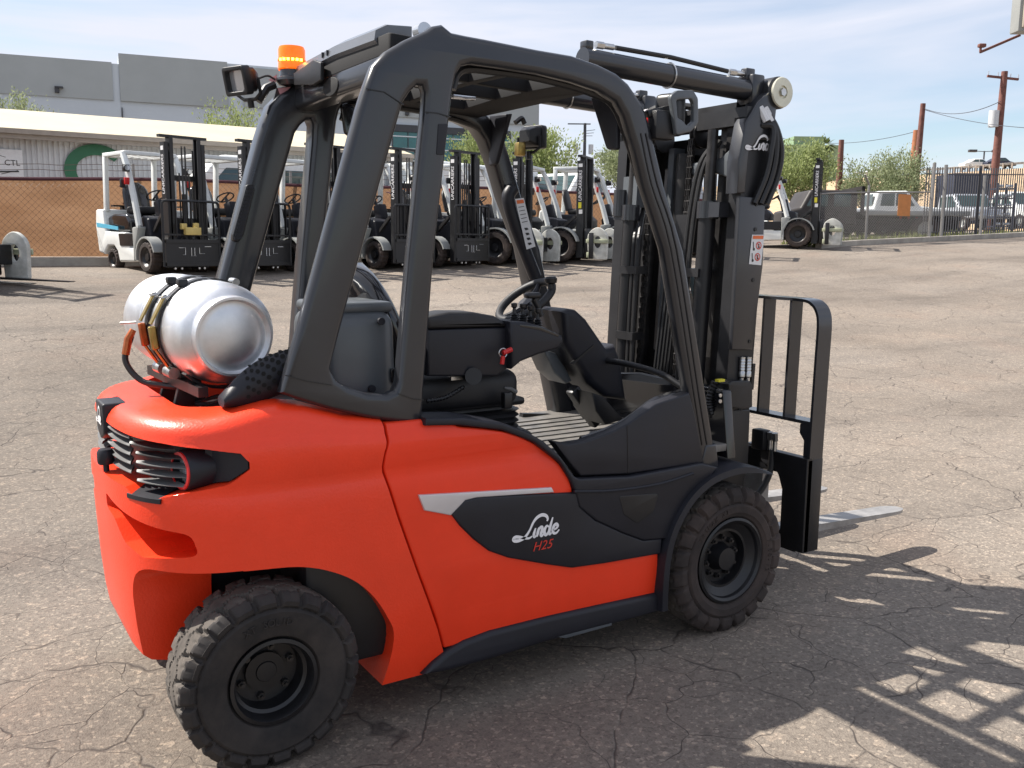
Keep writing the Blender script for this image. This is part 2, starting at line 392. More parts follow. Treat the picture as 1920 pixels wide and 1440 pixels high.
    h2 = N('ShaderNodeMath', operation='ADD'); l.new(h1.outputs[0], h2.inputs[0]); l.new(fine.outputs['Fac'], h2.inputs[1])
    h3 = N('ShaderNodeMath', operation='MULTIPLY'); l.new(ck, h3.inputs[0]); h3.inputs[1].default_value = -2.2
    h4 = N('ShaderNodeMath', operation='ADD'); l.new(h2.outputs[0], h4.inputs[0]); l.new(h3.outputs[0], h4.inputs[1])
    bp = n.new('ShaderNodeBump'); bp.inputs['Strength'].default_value = 0.42; bp.inputs['Distance'].default_value = 0.008
    l.new(h4.outputs[0], bp.inputs['Height']); l.new(bp.outputs['Normal'], b.inputs['Normal'])
    return m
g = MB()
xs = [-400,-200,-100,-60,-40,-30,-24]+[-20+i for i in range(0,61)]+[46,55,70,100,160,260,400]
ys = [-300,-120,-60,-30,-15,-8,-5]+[-4+i*0.75 for i in range(0,40)]+[28,32,40,60,100,180,400]
V = [[g.bm.verts.new((x, y, gz(x, y))) for y in ys] for x in xs]
for i in range(len(xs)-1):
    for j in range(len(ys)-1): g.face((V[i][j], V[i+1][j], V[i+1][j+1], V[i][j+1]))
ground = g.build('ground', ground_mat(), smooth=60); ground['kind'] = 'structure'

# ================================================================ the orange forklift (origin: ground under the front axle)
FL = empty('forklift', (0,0,0), 0, 'large orange and anthracite forklift with gas bottle parked in the foreground', 'forklift')
HWT = [(0.14,0.528),(0.20,0.540),(0.30,0.548),(0.50,0.553),(0.74,0.552),(0.80,0.548),(0.845,0.539),(0.89,0.551),(0.93,0.557),(0.965,0.553),(0.99,0.543),(1.02,0.522),(1.06,0.49)]
XRT = [(0.14,-2.15),(0.28,-2.205),(0.36,-2.220),(0.50,-2.232),(0.66,-2.240),(0.80,-2.246),(0.90,-2.245),(0.96,-2.235),(1.00,-2.222),(1.03,-2.205),(1.055,-2.18)]
SEAM = [(0.143,-1.282),(0.221,-1.304),(0.336,-1.338),(0.513,-1.404),(0.699,-1.468),(0.86,-1.516),(0.90,-1.514),(0.942,-1.503),(1.0,-1.505),(1.1,-1.505)]
hwf = lambda z: lerp_tab(HWT, z)
XC = -1.75
def plan(t, hw, xr, n=3.0):
    """rear plan curve, t from 0 (right side) over pi/2 (rear centre) to pi (left side)"""
    s, c = max(0.0, math.sin(t)), math.cos(t); a = XC-xr
    return XC-a*s**(2/n), -hw*math.copysign(abs(c)**(2/n), c)
def cw_ring(z, inset=0.0, zz=None):
    hw, xr = hwf(z)-inset, lerp_tab(XRT, z)+inset; xs_ = lerp_tab(SEAM, z)
    pts = [(xs_, -hw), ((xs_+XC)/2, -hw)]
    nT = 44
    pts += [plan(math.pi*k/nT, hw, xr) for k in range(nT+1)]
    pts += [((xs_+XC)/2, hw), (xs_, hw)]
    out = []
    for x, y in pts:
        q = z if zz is None else zz
        if q > 0.93:
            f = (q-0.93)/0.13; q += f*(0.035*sstep(-2.05, -1.82, x)-0.075*sstep(-1.82, -1.52, x))
        out.append((x, y, q))
    return out
b = MB()
zs = [0.143,0.17,0.22,0.30,0.40,0.50,0.60,0.70,0.77,0.80,0.825,0.845,0.865,0.89,0.91,0.93,0.95,0.965,0.98,0.99]
rings = [cw_ring(z) for z in zs]
for k in range(1, 7):      # rounded shoulder
    a = k/6*math.pi/2; rings.append(cw_ring(0.99, 0.062*(1-math.cos(a)), 0.99+0.062*math.sin(a)))
rings.append(cw_ring(0.99, 0.10, 1.056))
b.loft(rings)
cw = b.build('counterweight', 'orange', FL)
# wheel arches
for s in (-1, 1):
    c = MB()
    prof = [(-1.40,0.0),(-1.521,0.10),(-1.524,0.15),(-1.483,0.296),(-1.508,0.374),(-1.57,0.475),(-1.657,0.548),(-1.79,0.598),(-1.96,0.606),(-1.96,-0.1),(-1.40,-0.1)]
    prof = [p for p in prof]
    sm = catmull([(-1.523,0.12),(-1.483,0.296),(-1.508,0.384),(-1.57,0.478),(-1.657,0.548),(-1.79,0.598),(-1.98,0.612)], 5)
    c.plate([[(p.x, p.y) for p in sm]+[(-1.98,-0.1),(-1.523,-0.1)]], s*0.8, s*0.20)
    boolean(cw, c.build('cutter', 'black', smooth=0))
    c = MB()
    c.plate([fillet([(s*0.8,0.612),(s*0.285,0.612,0.13),(s*0.275,-0.1),(s*0.8,-0.1)], 8)], -2.5, -1.95, mp=YZ)
    boolean(cw, c.build('cutter', 'black', smooth=0))
# raised lower edge of the rear skirt
c = MB(); c.plate([[(-1.9,0.262),(-2.10,0.272),(-2.165,0.29),(-2.205,0.325),(-2.232,0.40),(-2.6,0.42),(-2.6,-0.2),(-1.9,-0.2)]], -0.8, 0.8); boolean(cw, c.build('cutter', 'black', smooth=0))
# grille recess across the rear
GT = [(12,.932),(14,.958),(26,.972),(45,.985),(73,.995),(90,.998)]
GB = [(12,.908),(14,.895),(18.5,.868),(34.5,.848),(46,.832),(54,.812),(58,.812),(67,.845),(90,.850)]
c = MB(); rg = []
for k in range(0, 61):
    td = 12+k*(156/60); tm = min(td, 180-td); t = R(td); zt, zb = lerp_tab(GT, tm), lerp_tab(GB, tm)
    dep = 0.02+0.085*sstep(12, 26, tm)
    o1, o2 = plan(t, 0.62, -2.31), plan(t, 0.552-dep, -2.243+dep)
    rg.append([(o1[0],o1[1],zt+.004),(o1[0],o1[1],zb-.004),(o2[0],o2[1],zb+.003),(o2[0],o2[1],zt-.003)])
c.loft(rg); boolean(cw, c.build('cutter', 'black', smooth=0))
# towing recess under the grille, both corners
for s in (-1, 1):
    c = MB()
    lo = fillet([(s*0.12,0.79,0.02),(s*0.49,0.728,0.03),(s*0.50,0.662,0.02),(s*0.36,0.642,0.03),(s*0.27,0.668,0.03),(s*0.20,0.725,0.03),(s*0.12,0.745,0.02)], 4)
    c.plate([lo], -2.5, -2.02, mp=YZ); boolean(cw, c.build('cutter', 'black', smooth=0))
# gas bottle bay in the top
c = MB()
c.plate([fillet([(-2.052,-0.30,0.20),(-1.90,-0.412,0.10),(-1.45,-0.412),(-1.45,0.412),(-1.90,0.412,0.10),(-2.052,0.30,0.20)], 7)], 1.3, 0.93, mp=XY)
boolean(cw, c.build('cutter', 'black', smooth=0))
# notch for the badge
c = MB(); c.plate([fillet([(0.07,1.2),(0.07,0.9),(-0.075,0.9),(-0.075,1.2)])], -2.4, -2.165, mp=YZ); boolean(cw, c.build('cutter', 'black', smooth=0))
me = cw.data; me.shade_smooth(); me.set_sharp_from_angle(angle=R(32))
md = cw.modifiers.new('edge', 'BEVEL'); md.width = 0.009; md.segments = 3; md.limit_method = 'ANGLE'; md.angle_limit = R(42); md.use_clamp_overlap = True; md.harden_normals = False
# badge on the tongue
t_ = MB(); t_.plate([fillet([(0.062,1.052,0.01),(0.062,0.955,0.03),(0.0,0.93,0.03),(-0.068,0.955,0.03),(-0.068,1.052,0.01)])], -2.232, -2.15, 0.008, mp=YZ)
badge = t_.build('badge', 'plastic', FL)
# grille: dark backing, slats, lower ledge, lamps, tow pin
g = MB(); rg = []
for k in range(0, 61):
    td = 12+k*(156/60); tm = min(td, 180-td); t = R(td); dep = 0.012+0.080*sstep(12, 26, tm)
    q = plan(t, 0.552-dep, -2.243+dep); zt, zb = lerp_tab(GT, tm), lerp_tab(GB, tm)
    q2 = plan(t, 0.545-dep, -2.236+dep)
    rg.append([(q[0],q[1],zt),(q[0],q[1],zb),(q2[0],q2[1],zb),(q2[0],q2[1],zt)])
g.loft(rg); grille = g.build('grille_housing', 'plastic', FL)
def slat(z, t0, t1, d0, hgt=0.009, m='slat'):
    sl = MB(); rg = []
    n = 14
    for k in range(n+1):
        f = k/n; td = t0+(t1-t0)*f; wdt = 0.036*min(1, 4*f+0.05)*min(1, 3.2*(1-f)+0.04)
        a = plan(R(td), 0.552-d0, -2.243+d0); bq = plan(R(td), 0.552-d0-wdt, -2.243+d0+wdt)
        rg.append([(a[0],a[1],z),(a[0],a[1],z-hgt*0.25),(bq[0],bq[1],z+0.006-hgt),(bq[0],bq[1],z+0.006)])
    sl.loft(rg); return sl.build('slat', m, grille, smooth=30)
for sgn in (1, -1):
    fl_ = (lambda a: a) if sgn == 1 else (lambda a: 180-a)
    for z, e in ((0.862, 36), (0.889, 31), (0.916, 33), (0.943, 36), (0.968, 40)):
        slat(z, fl_(62 if z < 0.95 else 66), fl_(e), 0.018, m='slat' if z < 0.92 else 'slat_dark')
    for z in (0.878, 0.905, 0.932, 0.959, 0.982):
        slat(z, fl_(88), fl_(67), 0.022)
    lg = MB(); rg = []
    for k in range(9):
        td = fl_(46+k*(19/8)); o1, o2 = plan(R(td), 0.556, -2.247), plan(R(td), 0.46, -2.15)
        rg.append([(o1[0],o1[1],0.826),(o1[0],o1[1],0.813),(o2[0],o2[1],0.813),(o2[0],o2[1],0.846)])
    lg.loft(rg); lg.build('ledge', 'plastic', grille, smooth=30)
    # lamp: tube facing the rear and a little outwards, with a red ring
    lc_ = Vector((-2.088, -0.436*sgn, 0.903)); ld = Vector((0.972, 0.234*sgn, 0)).normalized(); lu = Vector((0,0,1)); lv = ld.cross(lu)
    def lamp_part(prof):
        q_ = MB(); q_.loft([[lc_+ld*h+(lu*math.cos(2*math.pi*k/28)+lv*math.sin(2*math.pi*k/28))*r for k in range(28)] for r, h in prof], cap0=False, cap1=False); return q_
    lamp = lamp_part([(0.002,0.02),(0.0425,0.02),(0.0435,0.0),(0.057,0.0),(0.059,0.006),(0.059,0.13),(0.002,0.13)]).build('rear_lamp', 'plastic', FL)
    lamp_part([(0.0455,-0.003),(0.0465,-0.006),(0.0545,-0.0045),(0.0555,0.002),(0.0455,0.002)]).build('lamp_ring', 'red_plastic', lamp)
    lamp_part([(0.001,0.010),(0.030,0.011),(0.042,0.015),(0.042,0.019)]).build('lamp_lens', 'lens', lamp)
    h_ = MB(); rg = []
    for k in range(9):
        td = fl_(12.5+k*2.1); o1, o2 = plan(R(td), 0.549, -2.24), plan(R(td), 0.50, -2.19); zt, zb = lerp_tab(GT, 12.5+k*2.1)-.006, lerp_tab(GB, 12.5+k*2.1)+.006
        f = k/8*0.06
        o1 = plan(R(td), 0.549-f, -2.24+f)
        rg.append([(o1[0],o1[1],zt),(o1[0],o1[1],zb),(o2[0],o2[1],zb),(o2[0],o2[1],zt)])
    h_.loft(rg); h_.build('lamp_surround', 'plastic', grille)
pin = MB(); pin.lathe([(0.0,0.872),(0.022,0.872),(0.025,0.88),(0.025,0.908),(0.020,0.918),(0.0,0.92)], (-2.235,-0.10,0), 'z', 18); pin.use('steel').cyl((-2.235,-0.10,0.835),(-2.235,-0.10,0.873),0.009); pin.mats = ['plastic','steel']
pin.build('tow_pin', 'plastic', FL)

# side panels (right and left), dark inset, silver blade
seam_pts = [(x+0.008, z) for z, x in SEAM if 0.2 < z < 1.01]
skin = lambda v: (v.x, math.copysign(hwf(v.z)-(0.56-abs(v.y)), v.y), v.z)
for s in (-1, 1):
    p = MB()
    out = seam_pts+[(-1.30,1.0),(-1.248,0.967),(-1.17,0.954),(-1.086,0.936),(-1.02,0.913),(-0.958,0.882),(-0.895,0.842),(-0.845,0.794),(-0.81,0.748),(-0.792,0.70),(-0.78,0.58),(-0.389,0.395),(-0.378,0.385),(-0.370,0.224)]
    p.plate([out], s*0.56, s*0.50, 0.008, bev_back=0)
    p.cut((0,0,1), 0.23, 1.0, 0.028).warp(skin)
    sp = p.build('side_panel', 'orange_smooth', FL, smooth=50)
    if s < 0:
        d = MB()
        lo = [(-1.28,0.683),(-1.232,0.722),(-1.182,0.726),(-0.779,0.686),(-0.764,0.631),(-0.694,0.571),(-0.557,0.499),(-0.463,0.456),(-0.372,0.449),(-0.375,0.389),(-0.645,0.4),(-0.792,0.41),(-0.901,0.443),(-1.06,0.496),(-1.136,0.533),(-1.196,0.584),(-1.247,0.638)]
        d.plate([[q for q in lo]], -0.5625, -0.545, 0.007, bev_back=0); d.build('inset_panel', 'plastic', sp)
        d = MB(); d.plate([[(-1.397,0.763),(-0.885,0.718),(-0.874,0.699),(-1.186,0.725),(-1.228,0.722),(-1.282,0.679),(-1.377,0.71)]], -0.561, -0.545, 0.004, bev_back=0); d.build('trim_blade', 'blade', sp)
    else:
        d = MB()
        lo = [(-1.28,0.683),(-1.232,0.722),(-1.182,0.726),(-0.779,0.686),(-0.764,0.631),(-0.694,0.571),(-0.557,0.499),(-0.463,0.456),(-0.372,0.449),(-0.375,0.389),(-0.645,0.4),(-0.792,0.41),(-0.901,0.443),(-1.06,0.496),(-1.136,0.533),(-1.196,0.584),(-1.247,0.638)]
        d.plate([[q for q in lo]], 0.5625, 0.545, 0.007, bev_back=0); d.build('inset_panel', 'plastic', sp)

def stroke(mb, pts, w, y=-0.5635, mp=XZ, th=0.0012):
    """flat ribbon of varying width through 2-D points"""
    P = [Vector(q[:2]) for q in pts]; n = len(P)
    L_, R_ = [], []
    for i in range(n):
        t = (P[min(i+1,n-1)]-P[max(i-1,0)]).normalized(); nn = Vector((-t.y, t.x))
        ww = w[i] if isinstance(w, (list, tuple)) else w
        L_.append(P[i]+nn*ww/2); R_.append(P[i]-nn*ww/2)
    for i in range(n-1):
        a, b_, c_, d_ = L_[i], L_[i+1], R_[i+1], R_[i]
        mb.poly([mp(*a, y), mp(*b_, y), mp(*c_, y), mp(*d_, y)])
def script_word(mb, org, sx, sz, mp=XZ, w=-0.5635, ribbon=0.034, letters='Linde'):
    """the connected-script wordmark, drawn as ribbons; unit cell: x-height 0.30, ascender 1.0"""
    S = {'L': [[(2.75,1.95),(2.35,1.30),(1.9,0.62),(1.4,0.14),(0.8,-0.04),(0.25,0.0),(0.05,0.2),(0.3,0.40),(0.8,0.32),(1.4,0.12),(2.0,0.0),(2.4,0.16)]],
         'swash': [[(2.05,0.85),(2.45,1.55),(2.95,2.08),(3.6,2.30),(4.15,2.12),(4.36,1.75),(4.26,1.52)]],
         'i': [[(2.82,1.0),(2.62,0.40),(2.66,0.06),(2.90,0.12)]],
         'n': [[(3.24,1.0),(2.98,0.0)],[(3.08,0.45),(3.38,0.95),(3.62,0.95),(3.62,0.60),(3.48,0.15),(3.62,0.0),(3.86,0.2)]],
         'd': [[(4.52,0.85),(4.24,1.0),(3.98,0.7),(3.93,0.3),(4.12,0.03),(4.42,0.25),(4.62,0.8)],[(4.98,1.85),(4.74,1.1),(4.54,0.35),(4.62,0.04),(4.86,0.15)]],
         'e': [[(5.05,0.40),(5.45,0.55),(5.65,0.80),(5.45,1.02),(5.15,0.85),(4.99,0.40),(5.15,0.06),(5.5,0.05),(5.85,0.35)]]}
    order = ['L','swash','i','n','d','e'] if letters == 'Linde' else letters
    nk = 0
    for k in order:
        for ln in S[k]:
            nk += 1
            pts = catmull(ln, 5); wd_ = [ribbon*(0.62+0.75*abs(math.sin(math.pi*i/(len(pts)-1)))) for i in range(len(pts))]
            stroke(mb, [(org[0]+q.x*sx, org[1]+q.y*sz) for q in pts], wd_, w-0.0003*nk, mp)
lg = MB(); script_word(lg, (-1.045, 0.553), 0.0325, 0.0325, ribbon=0.0088); lg.build('wordmark', 'white_ink', FL, smooth=0)
text_mesh('model_number', 'H25', 0.046, 'red_ink', FL, frame((-0.925,-0.5640,0.517),(1,0,0),(0,0,1)), shear=0.35, ext=0.0006, spacing=1.05)
lg = MB(); script_word(lg, (0.055, 0.985), -0.0185, 0.022, mp=YZ, w=-2.2335, ribbon=0.0055); lg.build('badge_wordmark', 'white_ink', badge, smooth=0)

# front fairings, fender lip, sill
for s in (-1, 1):
    f = MB()
    lo = [(-1.373,1.008),(-1.234,0.997),(-1.092,0.967),(-0.997,0.929),(-0.921,0.884),(-0.864,0.833),(-0.818,0.778),(-0.791,0.746),(-0.77,0.735),(-0.54,0.713),(-0.182,0.719),(-0.095,0.692),(-0.136,0.661),(-0.218,0.604),(-0.283,0.528),(-0.331,0.441),(-0.374,0.448),(-0.464,0.457),(-0.558,0.499),(-0.69,0.569),(-0.768,0.632),(-0.788,0.693),(-0.803,0.724),(-0.852,0.801),(-0.964,0.887),(-1.092,0.942),(-1.253,0.974),(-1.374,0.984)]
    f.plate([lo], s*0.566, s*0.44, 0.008, bev_back=0); ff = f.build('front_fairing', 'plastic', FL)
    if s < 0:
        r_ = MB(); pts = catmull([(a, -0.567, z) for a, z in [(-0.795,0.692),(-0.619,0.671),(-0.403,0.666),(-0.229,0.685)]], 4); r_.tube(pts, 0.006, 6); r_.build('ridge', 'plastic', ff)
        r_ = MB(); r_.plate([fillet([(-0.593,0.648,0.01),(-0.401,0.631,0.015),(-0.425,0.562,0.03),(-0.501,0.529,0.03),(-0.566,0.574,0.02)])], -0.5675, -0.56, 0.002, bev_back=0); r_.build('access_cover', 'black', ff)
    if s < 0:
        w = MB()
        lo = [(-0.869,0.875),(-0.812,0.861),(-0.74,0.862),(-0.621,0.883),(-0.538,0.908),(-0.413,0.968),(-0.246,0.997),(-0.209,0.903),(-0.154,0.716),(-0.523,0.717),(-0.751,0.738),(-0.792,0.782)]
        w.plate([lo], s*0.548, s*0.50, 0.007, bev_back=0.004); wg = w.build('entry_wing', 'plastic', FL)
        if s < 0:
            r_ = MB(); r_.bar((-0.547,-0.548,0.902), (-0.536,-0.548,0.72), 0.003, 0.002); r_.build('seam_line', 'black', wg)
    # fender lip: swept flat band round the front wheel
    l_ = MB(); cen = catmull([(a, z) for a, z in [(-0.381,0.166),(-0.38,0.285),(-0.367,0.399),(-0.331,0.498),(-0.259,0.592),(-0.165,0.653),(-0.052,0.681),(0.067,0.679),(0.199,0.634)]], 5)
    rg = []
    n = len(cen)
    for i, q in enumerate(cen):
        tt = (cen[min(i+1,n-1)]-cen[max(i-1,0)]).normalized(); nn = Vector((-tt.y, tt.x)); h_ = 0.027 if i < n-6 else 0.027*(n-1-i)/6+0.004
        a, b_ = q+nn*0.004, q-nn*h_
        rg.append([(a.x, s*0.556, a.y), (a.x+nn.x*-.006, s*0.585, a.y-nn.y*.006), (b_.x, s*0.588, b_.y), (b_.x, s*0.40, b_.y), (a.x, s*0.40, a.y)])
    l_.loft(rg); l_.build('fender_lip', 'plastic', FL, smooth=45)
    sl = MB()
    sl.plate([[(-1.29,0.216),(-1.228,0.235),(-1.13,0.247),(-0.892,0.247),(-0.634,0.24),(-0.375,0.231),(-0.361,0.152),(-0.604,0.15),(-0.89,0.152),(-1.129,0.143),(-1.289,0.143),(-1.384,0.152),(-1.344,0.185)]], s*0.560, s*0.40, 0.020, 4, bev_back=0); st_ = sl.build('sill', 'plastic', FL)
    if s < 0:
        k_ = MB(); k_.plate([[(-0.87,0.171),(-0.602,0.17),(-0.601,0.151),(-0.811,0.149)]], -0.558, -0.50, 0.002); k_.build('sill_edge', 'grey_cover', st_)
# hidden chassis core
k = MB()
k.box((-0.95,0,0.46),(1.6,0.98,0.48),bev=0.02); k.box((-1.72,0,0.74),(0.5,0.9,0.28)); k.box((-1.85,0,0.45),(0.55,0.5,0.36)); k.box((0.02,0,0.36),(0.40,0.60,0.36),bev=0.02); k.box((-1.55,0,0.95),(0.75,0.80,0.04))
k.cyl((-1.885,-0.5,0.272),(-1.885,0.5,0.272),0.06); k.cyl((-0.01,-0.5,0.30),(-0.01,0.5,0.30),0.09)
k.build('chassis', 'black', FL)
# inner wheel arches
for s in (-1,1):
    k = MB(); k.plate([[(-0.358,0.152),(-0.358,0.272),(-0.344,0.387),(-0.308,0.487),(-0.235,0.582),(-0.14,0.644),(-0.083,0.658),(-0.088,0.745),(-0.379,0.778),(-0.46,0.174)]], s*0.40, s*0.43); k.build('arch_liner', 'black', FL, smooth=0)

# ---------------------------------------------------------------- wheels
def smooth_pulse(x, w, e):   # 1 inside |x|<w, soft edge e
    return 1-sstep(w-e, w+e, abs(x))
def make_tyre(Rr, W, rin, N, ring, style):
    """solid tyre round the y axis: rows run from the outer bead (-y) to the inner bead"""
    mb = MB()
    sh = 0.028    # shoulder chamfer
    prof = []   # (radius, y, zone) zone: 0 sidewall, 1 lug shoulder, 2 tread
    h = W/2
    prof += [(rin, -h+0.030, 0), (rin+0.012, -h+0.012, 0), (rin+0.022, -h+0.008, 0), (ring*0.86, -h+0.004, 0), (ring*0.97, -h+0.003, 0), (ring, -h+0.007, 0), (ring+0.004, -h+0.012, 0)]
    prof += [(ring+0.012, -h+0.004, 1), ((ring+Rr)/2, -h+0.002, 1), (Rr-sh*0.9, -h+0.004, 1), (Rr-0.004, -h+0.020, 1)]
    nt = 21
    for k in range(nt): prof.append((Rr, -h+0.030+(W-0.060)*k/(nt-1), 2))
    tail = [(r, -y, z) for r, y, z in prof[:11]][::-1]
    prof += tail
    sub = 14 if style == 'rear' else 12
    A = N*sub; rows = []
    for (r, y, zn) in prof:
        row = []
        for k in range(A):
            a = 2*math.pi*k/A; ph = (k/sub) % 1.0; u = y/h
            side = -1 if u < 0 else 1
            d = 0.0
            if zn >= 1:
                sk = 0.32*abs(u)+(0.0 if side < 0 else 0.5)       # lugs skew, staggered side to side
                x = ((ph+sk) % 1.0)-0.5
                gw = 0.13 if style == 'rear' else 0.15
                reach = 1.0 if abs(u) > 0.30 else 0.0
                g = smooth_pulse(x, gw*(0.45+0.45*abs(u)), 0.022)*reach
                d = 0.017*g if zn == 2 else 0.014*g
                if zn == 2:
                    zig = 0.26+0.09*math.sin(2*math.pi*(k/sub))
                    d = max(d, 0.012*smooth_pulse(abs(u)-zig, 0.03, 0.02))
                    if abs(x-0.42) < 0.06 and abs(u) > 0.55: d = max(d, 0.004)
            rr_ = r-d
            yy = y
            if zn == 1: yy = y+(0.008*(d/0.014))*(1 if u < 0 else -1)
            row.append(mb.bm.verts.new((rr_*math.cos(a), yy, rr_*math.sin(a))))
        rows.append(row)
    side_m = 'rubber_dusty' if style == 'front' else 'rubber'
    mb.use(side_m); mb.use('tread')
    for i_, (A_, B_) in enumerate(zip(rows, rows[1:])):
        n = len(A_); mb.use('tread' if prof[i_][2] == 2 and prof[i_+1][2] == 2 else side_m)
        for k in range(n): mb.face((A_[k], A_[(k+1) % n], B_[(k+1) % n], B_[k]))
    return mb
def wheel(name, c, Rr, W, rin, ring, N, style, outer, letters, steer=0.0, rot=0.0):
    """outer = -1: outside faces -y"""
    g = bpy.data.objects.new(name, None); col.objects.link(g); g.parent = FL; g.location = c
    g.rotation_euler = (0, 0, steer+(0 if outer < 0 else math.pi)); g.empty_display_size = 0.1
    ty = make_tyre(Rr, W, rin, N, ring, style).build('tyre', 'rubber_dusty' if style == 'front' else 'rubber', g, smooth=32); ty.rotation_euler = (0, rot, 0)
    h = W/2
    r = MB()
    if style == 'front':
        r.lathe([(rin+0.002,-h+0.030),(rin+0.004,-h+0.012),(rin-0.006,-h+0.008),(rin-0.016,-h+0.016),(rin-0.020,-h+0.030),(rin-0.034,-h+0.040),(rin-0.050,-h+0.050),(0.112,-h+0.050),(0.108,-h+0.085),(0.060,-h+0.085),(0.050,-h+0.060),(0.045,-h+0.035),(0.0,-h+0.032)], (0,0,0), 'y', 48)
        r.lathe([(rin+0.001,-h+0.03),(rin+0.001,h-0.03),(0.0,h-0.05)], (0,0,0), 'y', 48, close=True)
    else:
        r.lathe([(rin+0.002,-h+0.030),(rin+0.003,-h+0.010),(rin-0.008,-h+0.008),(rin-0.014,-h+0.020),(rin-0.016,-h+0.050),(rin-0.026,-h+0.056),(rin-0.030,-h+0.105),(0.058,-h+0.108),(0.056,-h+0.098),(0.042,-h+0.096),(0.036,-h+0.098),(0.030,-h+0.088),(0.0,-h+0.086)], (0,0,0), 'y', 48)
        r.lathe([(rin+0.001,-h+0.03),(rin+0.001,h-0.03),(0.0,h-0.05)], (0,0,0), 'y', 48, close=True)
    r.build('rim', 'black', g, smooth=30)
    nn = 10 if style == 'front' else 6
    for k in range(nn):
        a = 2*math.pi*(k+0.3)/nn; rad = 0.080 if style == 'front' else 0.078
        y0 = -h+0.085 if style == 'front' else -h+0.106
        b_ = MB(); cx, cz = rad*math.cos(a), rad*math.sin(a)
        b_.cyl((cx, y0, cz), (cx, y0-0.016, cz), 0.012, seg=6); b_.cyl((cx, y0-0.016, cz), (cx, y0-0.026, cz), 0.006, seg=8); b_.build('lug_nut', 'greasy', g, smooth=0)
    if letters:
        for word, a0 in letters:
            for k, ch in enumerate(word):
                if ch == ' ': continue
                a = a0-k*0.098; rad = (rin+0.022+ring)/2
                o = Vector((rad*math.cos(a), -h+0.004, rad*math.sin(a))); upd = Vector((math.cos(a),0,math.sin(a))); rgt = Vector((math.sin(a),0,-math.cos(a)))
                text_mesh('sidewall_letter', ch, 0.030, 'rubber_dusty' if style == 'front' else 'rubber', ty, Matrix.Rotation(-rot,4,'Y') @ frame(o, rgt, upd), ext=0.0035)
    return g
FW, RW = 0.19, 0.215
for s in (-1, 1):
    wheel('front_wheel', (-0.012, s*(0.588-FW/2), 0.300), 0.300, FW, 0.172, 0.232, 22, 'front', s, (('TRIMAX XT', 2.55), ('7.00-12', 0.25)) if s < 0 else None, rot=0.1)
    wheel('rear_wheel', (-1.882, s*(0.592-RW/2), 0.271), 0.271, RW, 0.128, 0.221, 22, 'rear', s, (('XT SOLID', 2.0),) if s < 0 else None, rot=0.0)

# ---------------------------------------------------------------- overhead guard
GY = -0.52
outer = [(-1.82,1.117),(-1.76,1.296),(-1.655,1.633),(-1.564,1.932),(-1.541,1.997),(-1.515,2.061),(-1.472,2.105),(-1.411,2.144),(-1.34,2.18),(-1.318,2.196),(-1.286,2.205),(-1.253,2.186),(-1.202,2.183),(-1.136,2.181),(-0.941,2.172),(-0.801,2.169),(-0.69,2.152),(-0.611,2.131),(-0.556,2.101),(-0.506,2.052),(-0.475,2.013),(-0.431,1.906),(-0.377,1.759),(-0.273,1.53),(-0.055,0.687)]
inner = [(-0.15,0.682),(-0.227,0.985),(-0.37,1.536),(-0.473,1.755),(-0.516,1.877),(-0.543,1.935),(-0.569,1.993),(-0.608,2.038),(-0.687,2.066),(-0.799,2.084),(-0.94,2.097),(-1.076,2.1),(-1.183,2.1),(-1.219,2.09),(-1.236,2.063),(-1.247,2.022),(-1.259,1.942),(-1.316,1.51),(-1.356,1.075),(-1.361,0.978),(-1.422,0.986),(-1.548,1.018),(-1.668,1.055),(-1.766,1.093)]
hole = [(-1.418,1.964),(-1.395,1.997),(-1.371,2.018),(-1.352,2.02),(-1.345,2.002),(-1.35,1.937),(-1.403,1.51),(-1.445,1.125),(-1.458,1.095),(-1.485,1.086),(-1.547,1.094),(-1.607,1.117),(-1.646,1.144),(-1.664,1.18),(-1.629,1.298),(-1.521,1.644)]
for s in (-1, 1):
    g = MB(); g.plate([outer+inner, hole], s*0.525, s*(0.470 if s < 0 else 0.425), 0.020, 4); gd = g.build('guard_side_frame', 'guard', FL, smooth=40)
    # thick round rear post
    p = MB(); A = [Vector((x, s*0.475, z)) for x, z in [(-1.737,1.15),(-1.626,1.448),(-1.524,1.791),(-1.479,1.959),(-1.44,2.039),(-1.369,2.098),(-1.286,2.145)]]
    A = catmull(A, 5); n = len(A); p.tube(A, [(0.050 if s < 0 else 0.042)-0.008*(i/n) for i in range(n)], 16); p.build('rear_post', 'guard', gd)
    # door rubber along the inside of the rail
    d = MB(); pts = catmull([(x, s*(0.466 if s < 0 else 0.440), z) for x, z in [(-0.191,0.968),(-0.336,1.53),(-0.446,1.767),(-0.519,1.93),(-0.584,2.033),(-0.674,2.064),(-0.784,2.082),(-0.927,2.095),(-1.064,2.097),(-1.162,2.095),(-1.204,2.077),(-1.223,2.027)]], 4); d.tube(pts, 0.013, 8); d.build('door_trim', 'black', gd)
    cvr = MB(); pts = [(x, z) for x, z in [(-0.131,0.777),(-0.074,0.777),(-0.054,0.679),(-0.157,0.675)]]
    cvr.plate([pts], s*0.530, s*0.465, 0.008); cvr.build('pillar_foot', 'guard', gd)
def seam_mark(q, w=0.0035):
    j = MB(); 
    for a, b_ in zip(q, q[1:]): j.bar((a[0], -0.5262, a[1]), (b_[0], -0.5262, b_[1]), w, 0.003)
    j.build('casting_seam', 'black', FL, smooth=0)
seam_mark([(-1.542,1.992),(-1.484,1.988),(-1.421,1.957)]); seam_mark([(-1.807,1.17),(-1.742,1.147),(-1.665,1.13)]); seam_mark([(-1.35,1.942),(-1.308,1.942),(-1.262,1.934)]); seam_mark([(-1.448,1.087),(-1.397,1.066),(-1.361,1.06)])
